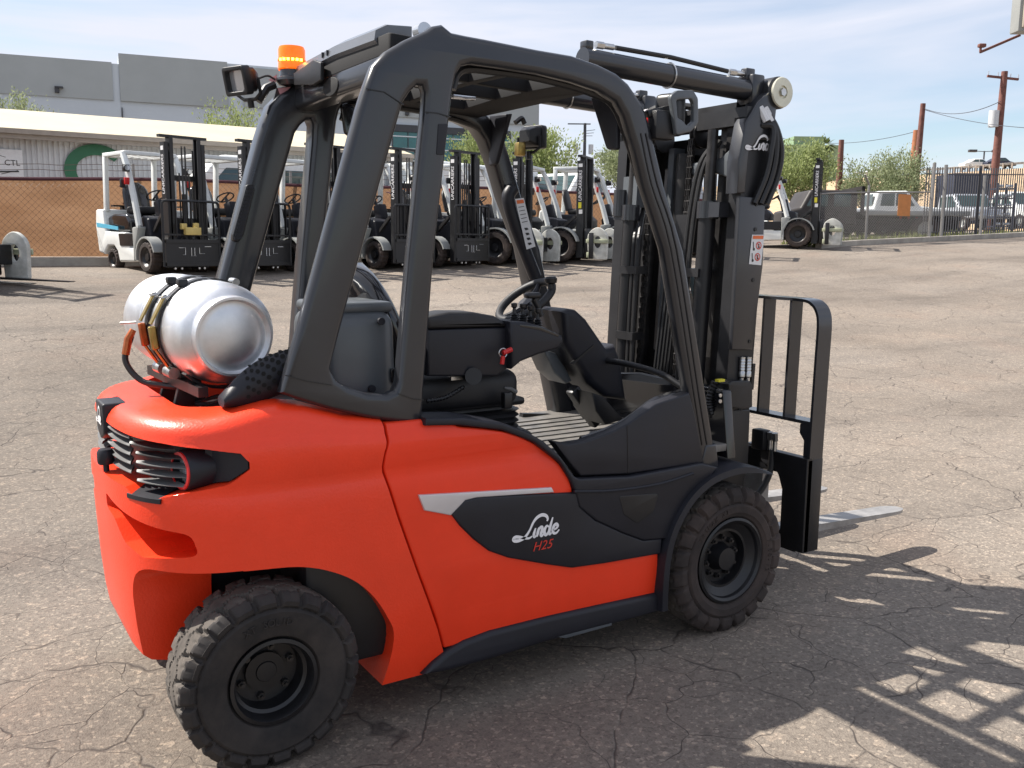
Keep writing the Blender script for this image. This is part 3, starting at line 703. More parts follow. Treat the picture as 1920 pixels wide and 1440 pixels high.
dc = MB(); dc.plate([fillet([(-1.305,1.91,0.004),(-1.271,1.913,0.004),(-1.286,1.819,0.004),(-1.312,1.818,0.004)])], -0.5275, -0.52, 0.001); dc.build('post_cover', 'plastic', FL)
# vents on the rear face of the left post
for u0 in (0.30, 0.62):      # grooves down the right front post
    gv = MB(); A_ = [Vector(q) for q in [(-0.524,1.936),(-0.471,1.764),(-0.368,1.536),(-0.224,0.985),(-0.172,0.781)]]; B_ = [Vector(q) for q in [(-0.453,1.941),(-0.388,1.768),(-0.284,1.536),(-0.146,0.979),(-0.092,0.779)]]
    pts = [(a.lerp(b_, u0).x, -0.5255, a.lerp(b_, u0).y) for a, b_ in zip(A_, B_)]; gv.tube(catmull(pts, 4), 0.0035, 5); gv.build('post_groove', 'black', FL)

# ---------------------------------------------------------------- cab: floor, seat, console, steering
f = MB(); f.box((-0.36,0.0,0.745),(0.86,0.98,0.03),bev=0.004); fl = f.build('floor', 'mat_floor', FL)
for k in range(9):
    r_ = MB(); r_.box((-0.36,-0.30+k*0.075,0.7625),(0.70,0.010,0.006),bev=0.002); r_.build('floor_rib', 'mat_floor', fl)
e = MB(); e.bar((-0.80,0.30,0.772),(-0.52,0.46,0.772),0.05,0.02,bev=0.005); e.build('sill_strip', 'gloss', FL)
# glossy inside of the entry wing and the front bulkhead
b_ = MB(); b_.plate([fillet([(-0.50,0.70),(0.49,0.70),(0.49,0.93,0.03),(0.05,0.985,0.02),(-0.46,0.975,0.02)])], 0.02, 0.07, 0.008, mp=YZ); b_.build('bulkhead', 'gloss', FL)
w = MB(); lo = [(-0.841,0.856),(-0.709,0.842),(-0.589,0.862),(-0.504,0.888),(-0.377,0.949),(-0.208,0.98),(-0.174,0.851),(-0.441,0.775),(-0.787,0.816)]
w.plate([lo], -0.499, -0.47, 0.006); w.build('wing_liner', 'gloss', FL)
w = MB(); pts = catmull([(x, -0.47, z) for x, z in [(-0.694,0.846),(-0.565,0.873),(-0.48,0.901),(-0.351,0.963),(-0.222,0.983)]], 4); w.tube(pts, 0.016, 8); w.build('wing_edge', 'gloss', FL)
w = MB(); w.plate([[(-0.205,1.061),(-0.114,1.031),(-0.018,0.836),(0.031,0.685),(-0.14,0.701)]], 0.50, 0.44, 0.008); w.build('left_knee_panel', 'plastic', FL)
# grey rear cover, hinge screws and handle
c = MB(); c.box((-1.51,-0.235,1.155),(0.26,0.33,0.36),bev=0.05,seg=4,taper=(0.94,0.97)); gc = c.build('rear_cover', 'grey_cover', FL)
c = MB(); c.box((-1.505,-0.235,1.345),(0.235,0.27,0.035),bev=0.014,seg=3); c.build('cover_lip', 'grey_cover', gc)
for q in ((713,602),(733,727)):
    c = MB(); p_ = Vector((-1.449,-0.4,1.303)) if q[0] == 713 else Vector((-1.484,-0.4,1.089)); c.cyl(p_, p_+Vector((0,-0.012,0)), 0.012, seg=12); c.build('cover_screw', 'plastic', gc)
c = MB(); c.plate([fillet([(-1.414,1.147,0.01),(-1.397,1.149,0.01),(-1.394,1.093,0.01),(-1.411,1.105,0.01)])], -0.402, -0.38, 0.003); c.build('cover_latch', 'gloss', gc)
c = MB(); c.plate([[(-1.476,-0.005),(-1.384,0.098),(-1.394,-0.235),(-1.441,-0.275)]], 1.055, 1.075, 0.003, mp=XY); c.build('shelf', 'grey_cover', FL)
# seat
s_ = MB(); s_.box((-1.06,0.0,1.02),(0.50,0.50,0.14),bev=0.05,seg=4); seat = s_.build('seat', 'seat', FL)
b_ = MB(); rg = []
for k in range(15):      # backrest: rounded shell leaning back
    t = k/14; z = 1.02+0.46*t; hw_ = 0.25*math.sqrt(max(0.0, 1-max(0, (t-0.45)/0.56)**2.4)); th = 0.085-0.03*t
    x = -1.235-0.16*t
    rg.append([(x+th*math.cos(a)*0.9, max(-hw_, min(hw_, hw_*math.copysign(abs(math.sin(a))**0.5, math.sin(a)))), z) for a in [2*math.pi*j/24 for j in range(24)]])
b_.loft(rg); bk = b_.build('backrest', 'gloss', FL, smooth=60)
lg = MB(); script_word(lg, (0.20, 1.345), -0.040, 0.040, mp=YZ, w=-1.43, ribbon=0.011); lg.build('seat_wordmark', 'white_ink', bk, smooth=0)
# armrest with console
a_ = MB(); lo = [(-1.258,1.295),(-1.248,1.309),(-1.166,1.319),(-1.072,1.316),(-0.986,1.3),(-0.948,1.279),(-0.935,1.26),(-1.248,1.264)]; a_.plate([lo], -0.345, -0.22, 0.014, 3); a_.build('armrest_pad', 'seat', FL)
a_ = MB(); lo = [(-1.248,1.262),(-0.937,1.258),(-0.925,1.206),(-0.929,1.111),(-0.973,1.085),(-1.249,1.104)]; a_.plate([lo], -0.34, -0.23, 0.008); a_.build('armrest_box', 'plastic', FL)
a_ = MB(); lo = [(-0.944,1.281),(-0.874,1.277),(-0.793,1.254),(-0.716,1.22),(-0.711,1.196),(-0.735,1.173),(-0.815,1.158),(-0.895,1.136),(-0.933,1.111),(-0.941,1.207)]; a_.plate([lo], -0.375, -0.20, 0.012, 3); con = a_.build('lever_console', 'plastic', FL)
a_ = MB(); a_.plate([fillet([(-0.903,1.27),(-0.816,1.259),(-0.731,1.224),(-0.738,1.217),(-0.816,1.244),(-0.903,1.261)])], -0.376, -0.36, 0.002); a_.build('console_trim', 'gloss', con)
for k, (u, v) in enumerate(((964,586),(980,587),(994,591),(1008,596))):
    p_ = Vector((-0.867,-0.28,1.292)) if k == 0 else Vector((-0.83,-0.28,1.289)) if k == 1 else Vector((-0.797,-0.28,1.28)) if k == 2 else Vector((-0.764,-0.28,1.269))
    l_ = MB(); prof = [(0.021,-0.030)]
    for j in range(4): prof += [(0.020-0.002*j,-0.022+j*0.009),(0.014-0.002*j,-0.018+j*0.009)]
    prof += [(0.006,0.020),(0.006,0.028),(0.011,0.033),(0.012,0.045),(0.0,0.048)]
    l_.lathe(prof, p_, 'z', 14); l_.build('hydraulic_lever', 'black', con)
l_ = MB(); pts = [Vector((-0.73,-0.25,1.285)), Vector((-0.745,-0.25,1.32)), Vector((-0.764,-0.25,1.35))]; l_.tube(pts, [0.014,0.011,0.013], 10); l_.box(Vector((-0.767,-0.25,1.362)), (0.06,0.035,0.022), bev=0.009, seg=3); l_.build('drive_lever', 'black', con)
k_ = MB(); a0, a1, a2 = Vector((-0.947,-0.39,1.185)), Vector((-0.982,-0.39,1.174)), Vector((-0.986,-0.39,1.135)); k_.tube([a0,a1], 0.009, 8); k_.tube([a1+Vector((0,0,-0.01)),a2], 0.008, 8); k_.build('lever_tag', 'red_plastic', con)
k_ = MB(); ce = a1; k_.tube([ce+Vector((0.016*math.cos(t),0,0.016*math.sin(t))) for t in [2*math.pi*i/14 for i in range(14)]], 0.0022, 5, closed=True); k_.build('key_ring', 'steel', con)
# seat suspension, belt buckle, base plate
u_ = MB()
u_.box((-1.03,0.02,0.93),(0.36,0.42,0.04),bev=0.015); u_.box((-1.0,0,0.965),(0.44,0.46,0.03),bev=0.012)
rg = []
for k in range(9):
    z = 0.845+0.011*k; ins = 0.012*(k % 2)
    rg.append([(x, y, z) for x, y in fillet([(-1.24+ins,-0.24+ins,0.05),(-0.78-ins,-0.24+ins,0.09),(-0.78-ins,0.24-ins,0.09),(-1.24+ins,0.24-ins,0.05)], 4)])
u_.loft(rg); u_.build('seat_suspension', 'black', FL, smooth=25)
u_ = MB(); u_.plate([fillet([(-1.35,-0.36,0.03),(-0.80,-0.36,0.12),(-0.76,-0.1,0.1),(-0.76,0.36,0.1),(-1.35,0.36,0.03)])], 0.86, 0.76, 0.012, mp=XY); u_.build('seat_base', 'plastic', FL)
u_ = MB(); u_.box(Vector((-1.091,-0.3,1.084)),(0.10,0.012,0.012)); u_.build('slide_rail', 'steel', FL)
u_ = MB(); u_.cyl(Vector((-1.059,-0.32,1.09)), Vector((-1.083,-0.36,1.096)), 0.03, seg=14); u_.build('weight_knob', 'black', FL)
u_ = MB(); u_.tube([Vector((-0.889,-0.25,1.025)), Vector((-0.862,-0.25,1.019)), Vector((-0.836,-0.25,1.005))], [0.005,0.008,0.009], 8); u_.build('slide_lever', 'slat', FL)
u_ = MB(); u_.box(Vector((-0.909,-0.3,0.988)),(0.035,0.03,0.06),bev=0.006); u_.build('belt_buckle', 'black', FL)
u_ = MB(); pts = catmull([(-1.245,-0.32,1.016),(-1.172,-0.32,1.023),(-1.098,-0.32,1.055)], 12); u_.tube(pts, [0.009 if i % 2 else 0.006 for i in range(len(pts))], 8); u_.build('spiral_cable', 'black', FL)
# steering column and wheel
s_ = MB(); lo = [(-0.518,1.283),(-0.486,1.295),(-0.448,1.289),(-0.396,1.25),(-0.29,1.126),(-0.244,1.138),(-0.214,1.077),(-0.197,1.001),(-0.173,0.894),(-0.29,0.916),(-0.376,0.98),(-0.455,1.082),(-0.5,1.155)]
s_.plate([lo], -0.10, 0.10, 0.028, 4); stc = s_.build('steering_column', 'plastic', FL)
s_ = MB(); s_.plate([[(-0.478,1.072),(-0.366,1.144),(-0.358,1.14),(-0.468,1.067)]], -0.103, -0.09); s_.build('cowl_seam', 'black', stc)
s_ = MB(); lo = [(-0.542,1.124),(-0.48,1.105),(-0.427,1.04),(-0.393,0.981),(-0.426,0.972),(-0.486,1.021)]; s_.plate([lo], 0.0, 0.14, 0.01); s_.build('column_side', 'grey_cover', stc)
s_ = MB(); s_.bar((-0.434,-0.05,0.961), (-0.302,-0.05,0.798), 0.05, 0.05, bev=0.01); s_.build('column_foot', 'black', stc)
for (u0,v0,u1,v1,y_) in ((0,0,0,0,0),):
    p_ = MB(); p_.plate([[(-0.426,0.96),(-0.371,0.941),(-0.286,0.86),(-0.256,0.834),(-0.354,0.821),(-0.405,0.882)]], -0.18, -0.02, 0.006); p_.build('pedal', 'black', FL)
SW, SN = Vector((-0.635, 0.0, 1.325)), Vector((-0.60, 0.0, 0.80))
sx_ = SN.cross(Vector((0,1,0))).normalized(); sy_ = Vector((0,1,0))
s_ = MB(); s_.tube([SW+(sx_*math.cos(t)+sy_*math.sin(t))*0.122 for t in [2*math.pi*i/40 for i in range(40)]], 0.0165, 10, closed=True); sw = s_.build('steering_wheel', 'seat', FL)
for t in (0.3, math.pi-0.3, math.pi*1.5):
    s_ = MB(); a = sx_*math.cos(t)+sy_*math.sin(t); s_.tube([SW-SN*0.02, SW+a*0.08-SN*0.012, SW+a*0.12], [0.02,0.013,0.010], 8); s_.build('spoke', 'plastic', sw)
s_ = MB(); s_.cyl(SW-SN*0.07, SW, 0.040, 0.036); s_.build('hub', 'plastic', sw)
k_ = MB(); kp = SW+(sx_*-0.55+sy_*-0.83)*0.120; k_.lathe([(0.012,0.0),(0.012,0.03),(0.024,0.036),(0.026,0.052),(0.018,0.06),(0.0,0.061)], kp, 'z', 14); k_.build('spinner_knob', 'black', sw)
h_ = MB(); h_.tube(catmull([(-0.30,-0.06,1.075),(-0.26,-0.20,1.068),(-0.22,-0.35,1.045),(-0.185,-0.46,0.995)], 6), 0.013, 10); h_.build('grab_rail', 'black', FL)

# ---------------------------------------------------------------- roof, lamps, beacon
# slatted roof: perimeter plate with deep cross bars, open between them
r_ = MB(); holes = [[(x0,y0),(x1,y0),(x1,y1),(x0,y1)] for x0, x1 in ((-1.17,-0.97),(-0.935,-0.72)) for y0, y1 in ((-0.35,-0.125),(-0.095,0.095),(0.125,0.35))]
holes.append([(-1.305,-0.32),(-1.215,-0.32),(-1.215,0.32),(-1.305,0.32)])
r_.plate([fillet([(-1.42,-0.435,.02),(-0.60,-0.435,.02),(-0.60,0.435,.02),(-1.42,0.435,.02)])]+holes, 2.195, 2.135, 0.004, mp=XY)
r_.warp(lambda v: (v.x, v.y, v.z-0.045*(v.x+1.3)-0.02*max(0, (abs(v.y)-0.3)/0.13)))
roof = r_.build('roof', 'lining', FL, smooth=25)
r_ = MB(); r_.box((-0.86,0.11,2.106),(0.10,0.03,0.014),bev=0.003); r_.build('cab_lamp', 'lens', roof)
# rear cover bar across the roof
r_ = MB(); rg = []
for y, h_ in ((-0.34,0.9),(-0.325,1.0),(0.0,1.0),(0.36,0.98),(0.43,0.9)):
    z0 = 2.19+0.012*(1-abs(y)/0.45)
    rg.append([(-1.30,y,z0+0.040*h_),(-1.385,y,z0+0.034*h_),(-1.425,y,z0+0.010),(-1.43,y,z0-0.020),(-1.405,y,z0-0.045*h_),(-1.30,y,z0-0.05)])
r_.loft(rg); rb = r_.build('rear_roof_cover', 'cover_paint', FL, smooth=30)
r_ = MB()
for dy in (0.0, -0.045): r_.box((-1.423,0.10+dy,2.198),(0.02,0.006,0.018))
r_.build('cover_slots', 'black', rb)
r_ = MB(); r_.box((-1.37,0,2.095),(0.10,0.88,0.085),bev=0.02,seg=3); r_.build('rear_crossmember', 'guard', FL)
r_ = MB(); r_.plate([[(0.07*math.cos(t)+0.05, 2.085+0.032*math.sin(t)) for t in [2*math.pi*i/20 for i in range(20)]]], -1.424, -1.40, 0.003, mp=YZ); r_.build('speaker_grille', 'lining', FL)
r_ = MB(); r_.cyl((-1.305,-0.44,2.20),(-1.305,-0.40,2.20),0.024,seg=18); r_.build('lifting_lug', 'lens', FL)
for s in (-1, 1):      # front corner gussets
    g_ = MB(); g_.plate([fillet([(s*0.28,2.09),(s*0.44,2.10),(s*0.445,1.885,0.01),(s*0.385,1.89,0.03)])], -0.545, -0.525, 0.006, mp=YZ); g_.build('front_gusset', 'plastic', FL)
r_ = MB(); r_.box((-0.60,0,2.115),(0.06,0.86,0.04),bev=0.015); r_.build('front_header', 'guard', FL)
# warning decal inside the left rail
d_ = MB(); d_.plate([[(-0.742,2.165),(-0.634,2.153),(-0.644,2.13),(-0.743,2.14)]], 0.418, 0.424); d_.build('warning_decal', 'label_orange', FL, smooth=0)
d_ = MB(); d_.plate([[(-0.704,2.164),(-0.668,2.158),(-0.671,2.145),(-0.707,2.151)]], 0.416, 0.4175); d_.build('decal_text_strip', 'label_white', FL, smooth=0)
# grab handle and instruction decal on the left front post
h_ = MB(); h_.tube(catmull([(x, 0.40, z) for x, z in [(-0.444,1.795),(-0.469,1.748),(-0.434,1.638),(-0.379,1.521),(-0.32,1.401)]], 5), [0.030]*21, 10); h_.build('post_handle', 'plastic', FL)
dq = [Vector((-0.455,0.365,1.745)), Vector((-0.41,0.365,1.751)), Vector((-0.345,0.365,1.54)), Vector((-0.393,0.365,1.526))]
d_ = MB(); nrm = Vector((-0.3,-1,0)).normalized(); d_.poly([q for q in dq]); d_.build('instruction_decal', 'label_white', FL, smooth=0)
f0 = lambda u, v: (dq[0]*(1-u)+dq[1]*u)*(1-v)+(dq[3]*(1-u)+dq[2]*u)*v+nrm*0.0015
d_ = MB(); d_.poly([f0(.1,.03),f0(.9,.03),f0(.9,.10),f0(.1,.10)]); d_.build('decal_header', 'label_orange', FL, smooth=0)
for k in range(5): v0 = 0.16+k*0.075; d_ = MB(); d_.poly([f0(.15,v0),f0(.8,v0),f0(.8,v0+.012),f0(.15,v0+.012)]); d_.build('decal_line', 'black_ink', FL, smooth=0)
for k in range(4): v0 = 0.58+k*0.10; d_ = MB(); d_.poly([f0(.25,v0),f0(.6,v0+.01),f0(.7,v0+.05),f0(.35,v0+.055)]); d_.build('decal_pictogram', 'black_ink', FL, smooth=0)
# rear-view mirror behind the right post
m_ = MB(); m_.plate([fillet([(-1.282,2.069,0.01),(-1.256,2.077,0.01),(-1.213,2.055,0.01),(-1.236,1.944,0.02),(-1.267,1.962,0.02)])], 0.30, 0.32, 0.004); m_.build('mirror', 'gloss', FL)
# beacon on its bracket at the left rear corner
BC = Vector((-1.425,0.43,2.184))
b_ = MB(); b_.lathe([(0.0,-0.045),(0.05,-0.045),(0.062,-0.03),(0.060,-0.02),(0.048,-0.015),(0.046,0.012),(0.0,0.012)], BC, 'z', 28); bc = b_.build('beacon', 'guard', FL)
b_ = MB(); b_.lathe([(0.050,0.010),(0.053,0.014),(0.051,0.040),(0.0525,0.042),(0.0525,0.050),(0.0505,0.052),(0.0505,0.085),(0.046,0.096),(0.030,0.099),(0.0,0.099)], BC, 'z', 32); b_.build('amber_lens', 'amber', bc)
for k in range(6):
    a = R(200+k*18); b_ = MB(); b_.box(BC+Vector((0.0515*math.cos(a),0.0515*math.sin(a),0.044)),(0.009,0.009,0.008),rot=(0,0,a)); b_.build('led', 'led', bc)
b_ = MB(); b_.plate([[(0.346,2.17),(0.14,2.187),(0.069,2.166),(0.072,2.109),(0.156,2.102),(0.344,2.128)]], -1.45, -1.435, 0.003, mp=YZ); b_.plate([[(-1.502,2.049),(-1.479,2.13),(-1.39,2.148),(-1.401,2.068),(-1.425,2.042)]], 0.47, 0.455, 0.002); b_.build('beacon_bracket', 'black', FL)
b_ = MB(); b_.poly([(-1.481,0.44,2.127),(-1.429,0.44,2.136),(-1.468,0.44,2.095)]); b_.poly([(-1.422,0.44,2.073),(-1.381,0.44,2.117),(-1.4,0.44,2.057)]); b_.poly([(-1.515,0.44,2.153),(-1.48,0.44,2.178),(-1.489,0.44,2.14)]); b_.build('bracket_tag', 'pink', FL, smooth=0)
b_ = MB(); b_.tube(catmull([(-1.413,0.42,2.144),(-1.363,0.42,2.11),(-1.319,0.42,2.126),(-1.301,0.42,2.171)], 5), 0.004, 6); b_.tube(catmull([(-1.552,0.44,2.155),(-1.517,0.44,2.168),(-1.489,0.44,2.157)], 4), 0.004, 6); b_.build('lamp_cable', 'hose', FL)
# rear work lamp
def work_lamp(c, rz, tilt, name='work_lamp'):
    o = bpy.data.objects.new(name, None); col.objects.link(o); o.parent = FL; o.location = c; o.rotation_euler = (0, tilt, rz); o.empty_display_size = 0.05
    b_ = MB(); b_.loft([[(x, y*k, z*k) for y, z in fillet([(-0.052,-0.045,.015),(0.052,-0.045,.015),(0.052,0.045,.015),(-0.052,0.045,.015)])] for x, k in ((-0.035,0.55),(-0.03,0.62),(0.0,0.97),(0.03,1.0))]); b_.build('lamp_housing', 'black', o)
    b_ = MB(); b_.plate([fillet([(-0.058,-0.052,.015),(0.058,-0.052,.015),(0.058,0.052,.015),(-0.058,0.052,.015)]), fillet([(-0.044,-0.037,.012),(0.044,-0.037,.012),(0.044,0.037,.012),(-0.044,0.037,.012)])], 0.060, 0.025, 0.003, mp=YZ); b_.build('lamp_bezel', 'black', o)
    b_ = MB(); b_.box((0.034,0,0),(0.006,0.095,0.08)); b_.build('lamp_glass', 'lens', o)
    b_ = MB(); b_.tube([(-0.0,-0.062,0.0),(0.0,-0.062,-0.05),(0.0,-0.03,-0.07),(0.0,0.03,-0.07),(0.0,0.062,-0.05),(0.0,0.062,0.0)], 0.007, 6); b_.cyl((0,0,-0.10),(0,0,-0.065),0.012); b_.build('lamp_stirrup', 'black', o)
    return o
work_lamp(Vector((-1.595,0.45,2.146)), R(205), R(12))
b_ = MB(); b_.tube([(-1.553,0.45,2.073), (-1.519,0.45,2.125), (-1.488,0.45,2.141)], 0.016, 8); b_.build('lamp_arm', 'black', FL)
work_lamp(Vector((-0.297,0.5,2.033)), R(20), R(0))
b_ = MB(); b_.box(Vector((-0.345,0.5,1.974)),(0.04,0.04,0.06),bev=0.006); b_.build('lamp_mount', 'brass', FL)
b_ = MB(); b_.tube(catmull([(-0.372,0.5,2.089),(-0.338,0.5,2.11),(-0.321,0.5,2.088)], 5), 0.012, 6); b_.build('lamp_conduit', 'black', FL)
# right front work lamp seen from behind, in its grey protection frame
L0 = Vector((-0.317,-0.52,2.014)); 
b_ = MB(); lo = fillet([(-0.405,2.07,0.02),(-0.371,2.091,0.02),(-0.298,2.098,0.02),(-0.273,2.072,0.02),(-0.266,1.985,0.03),(-0.303,1.953,0.02),(-0.369,1.937,0.01),(-0.387,2.007,0.01)]); hi = fillet([(-0.377,2.058,0.01),(-0.304,2.068,0.01),(-0.293,2.05,0.01),(-0.29,1.991,0.01),(-0.319,1.97,0.01),(-0.346,1.99,0.01),(-0.367,1.996,0.01)])
b_.plate([lo, hi], -0.565, -0.545, 0.004); rl = b_.build('lamp_guard', 'grey_cover', FL)
b_ = MB(); b_.box(L0+Vector((-0.03,0.02,0)),(0.07,0.10,0.15),rot=(0,0,R(15)),bev=0.02,seg=3); b_.build('lamp_body', 'black', rl)
b_ = MB(); b_.bar((-0.458,-0.5,2.009), (-0.361,-0.52,2.035), 0.03, 0.025, bev=0.005); b_.box(Vector((-0.404,-0.52,1.972)),(0.09,0.05,0.10),bev=0.008); b_.build('lamp_mount', 'black', FL)
# vents on the rear face of the left rear post
vent = MB(); vl = fillet([(-1.62,1.761,0.012),(-1.594,1.764,0.012),(-1.59,1.743,0.01),(-1.637,1.576,0.01),(-1.658,1.548,0.014),(-1.679,1.552,0.012),(-1.678,1.575,0.01)], 4)
vent.plate([vl], 0.407, 0.44, 0.003); vt = vent.build('post_vent', 'black', FL)
for k in range(15):
    f_ = k/14.0; a_ = Vector((-1.619,0.404,1.749)).lerp(Vector((-1.675,0.404,1.562)), f_); b_ = Vector((-1.595,0.404,1.75)).lerp(Vector((-1.647,0.404,1.566)), f_)
    v_ = MB(); v_.bar(a_, b_, 0.006, 0.010); v_.build('louvre', 'plastic', vt, smooth=0)

# ---------------------------------------------------------------- mast, carriage, forks (leaning forward 2.5 degrees)
TL = math.tan(R(2.5))
def ml(x, y, z): return Vector((x+(z-1.0)*TL, y, z))
def mbox(mb, x0, x1, y0, y1, z0, z1, bev=0.0):
    rg = [[ml(x, y, z) for x, y in ((x0,y0),(x1,y0),(x1,y1),(x0,y1))] for z in (z0, z1)]
    mb.loft(rg); return mb
def channel(mb, x0, x1, yo, yi, z0, z1, t=0.016):
    """C-section: web at yo, flanges reaching to yi"""
    sg = 1 if yi > yo else -1
    mbox(mb, x0, x1, min(yo, yo+sg*t), max(yo, yo+sg*t), z0, z1)
    mbox(mb, x0, x0+t*1.3, min(yo+sg*t, yi), max(yo+sg*t, yi), z0, z1); mbox(mb, x1-t*1.3, x1, min(yo+sg*t, yi), max(yo+sg*t, yi), z0, z1)
for s in (-1, 1):
    c = MB(); channel(c, 0.10, 0.245, s*0.40, s*0.335, 0.12, 2.06); oc = c.build('outer_mast_rail', 'black', FL, smooth=20)
    c = MB(); channel(c, 0.125, 0.25, s*0.33, s*0.275, 0.16, 2.10); c.build('middle_mast_rail', 'greasy', FL, smooth=20)
    c = MB(); channel(c, 0.15, 0.255, s*0.27, s*0.215, 0.20, 2.08); c.build('inner_mast_rail', 'greasy', FL, smooth=20)
    # lift cylinder with rod, clamps and hoses on the operator's side
    c = MB(); c.cyl(ml(0.075,s*0.245,0.20), ml(0.075,s*0.245,1.72), 0.036, seg=18); lc = c.build('lift_cylinder', 'black', FL)
    c = MB(); c.cyl(ml(0.075,s*0.245,1.70), ml(0.075,s*0.245,2.02), 0.022, seg=14); c.build('cylinder_rod', 'greasy', lc)
    c = MB(); c.cyl(ml(0.075,s*0.245,1.66), ml(0.075,s*0.245,1.73), 0.046, seg=18); mbox(c, 0.045,0.14,min(s*.245,s*.34),max(s*.245,s*.34),1.665,1.725); c.build('cylinder_clamp', 'guard', lc)
    for k, yy in enumerate((0.185, 0.155)):
        c = MB(); top = 1.98 if s < 0 else 1.72
        c.tube(catmull([ml(0.055,s*yy,0.92), ml(0.050,s*yy,1.2), ml(0.05,s*yy,1.55), ml(0.07,s*(yy+0.02),top-0.12), ml(0.12,s*(yy+0.06),top)], 6), 0.0105, 8); c.build('hydraulic_hose', 'hose', FL)
        c = MB(); c.cyl(ml(0.055,s*yy,0.80), ml(0.055,s*yy,0.87), 0.010, seg=10); c.cyl(ml(0.055,s*yy,0.87), ml(0.055,s*yy,0.90), 0.014, seg=6); c.cyl(ml(0.055,s*yy,0.90), ml(0.055,s*yy,0.955), 0.0125, seg=10); c.build('hose_fitting', 'steel', FL)
    for z in (1.12, 1.42):
        c = MB(); mbox(c, 0.03,0.10,min(s*.135,s*.26),max(s*.135,s*.26),z,z+0.035); c.build('hose_clamp', 'black', FL, smooth=20)
# left side: grey hose pulley box and silver twin hoses that swing in
c = MB(); mbox(c, 0.06,0.13,0.20,0.30,1.72,1.86); c.build('valve_block', 'grey_cover', FL, smooth=20)
c = MB(); c.cyl(ml(0.06,0.31,1.68), ml(0.06,0.31,1.80), 0.035, seg=14); c.build('accumulator', 'guard', FL)
# cross members
for x0,x1,z0,z1,yw in ((0.235,0.262,1.90,2.02,0.40),(0.235,0.262,0.95,1.06,0.40),(0.235,0.262,0.22,0.36,0.40),(0.10,0.16,2.03,2.10,0.40),(0.14,0.2,2.08,2.13,0.30)):
    c = MB(); mbox(c, x0,x1,-yw,yw,z0,z1); c.build('cross_member', 'black', FL, smooth=20)
# centre free-lift cylinder and chain rollers
c = MB(); c.cyl(ml(0.20,0.045,0.35), ml(0.20,0.045,1.95), 0.042, seg=18); fc = c.build('free_lift_cylinder', 'greasy', FL)
c = MB(); mbox(c, 0.17,0.235,0.09,0.125,0.40,1.98); c.build('guide_rail', 'grey_cover', FL, smooth=20)
for y_ in (-0.10, 0.15):
    c = MB(); c.lathe([(0.0,-0.016),(0.058,-0.016),(0.058,-0.010),(0.048,-0.008),(0.048,0.008),(0.058,0.010),(0.058,0.016),(0.0,0.016)], ml(0.15,y_,2.02), 'y', 24); c.build('chain_roller', 'greasy', FL)
    ch = MB()
    for k in range(62):
        z = 0.55+k*0.0235
        for w_ in (-0.010, 0.0, 0.010): 
            c0 = ml(0.092+(0.004 if (k % 2) else 0), y_+w_, z); ch.box(c0, (0.016,0.004,0.021), bev=0.0)
        ch.cyl(ml(0.092,y_-0.016,z+0.012), ml(0.092,y_+0.016,z+0.012), 0.0045, seg=6)
    ch.build('lift_chain', 'greasy', FL, smooth=0)
# hose reel roll at the top
c = MB(); c.cyl(ml(0.06,-0.05,2.09), ml(0.06,0.30,2.09), 0.050, seg=20); c.build('hose_guide_roll', 'hose', FL)
c = MB(); c.tube(catmull([ml(0.05,0.20,2.02), ml(0.02,0.16,2.10), ml(0.03,0.02,2.145), ml(0.10,-0.10,2.13)], 6), 0.014, 8); c.build('hose', 'hose', FL)
for k, (y_, m_) in enumerate(((0.10,'red_plastic'),(0.145,'label_white'))):
    c = MB(); c.cyl(ml(0.055,y_-0.012,2.092), ml(0.055,y_+0.012,2.092), 0.0545, seg=20); c.build('hose_tag', m_, FL)
# bundle of thin pipes with a white clip between the rails
for k in range(5):
    c = MB(); y_ = 0.02-k*0.022; c.tube(catmull([ml(0.10,y_+0.05,0.55), ml(0.09,y_+0.03,0.80), ml(0.085,y_,1.15), ml(0.10,y_-0.01,1.50)], 5), 0.007, 6); c.build('pipe', 'hose', FL)
c = MB(); mbox(c, 0.06,0.10,-0.09,0.07,0.90,0.912); mbox(c, 0.06,0.10,-0.09,0.07,0.938,0.95); mbox(c, 0.065,0.09,-0.015,0.015,0.90,0.95); c.build('pipe_clip', 'label_white', FL, smooth=0)
# casting arm that carries the right-hand hose loop
c = MB()
lo = [(a, b_) for a, b_ in [(-0.085,1.882),(-0.104,1.898),(-0.187,1.899),(-0.273,1.908),(-0.325,1.939),(-0.369,1.973),(-0.391,1.891),(-0.394,1.761),(-0.357,1.792),(-0.32,1.824),(-0.252,1.845),(-0.158,1.848),(-0.094,1.841)]]
c.plate([lo], 0.135, 0.185, 0.010, mp=YZ); c.build('hose_arm', 'grey_cover', FL)
c = MB(); mbox(c, 0.06,0.11,-0.16,-0.07,1.52,1.68); c.build('sensor_box', 'black', FL, smooth=20)
c = MB(); c.tube(catmull([ml(0.06,-0.10,1.53), ml(0.05,-0.12,1.40), ml(0.05,-0.17,1.28), ml(0.05,-0.175,1.05)], 6), 0.011, 8); c.build('hydraulic_hose', 'hose', FL)
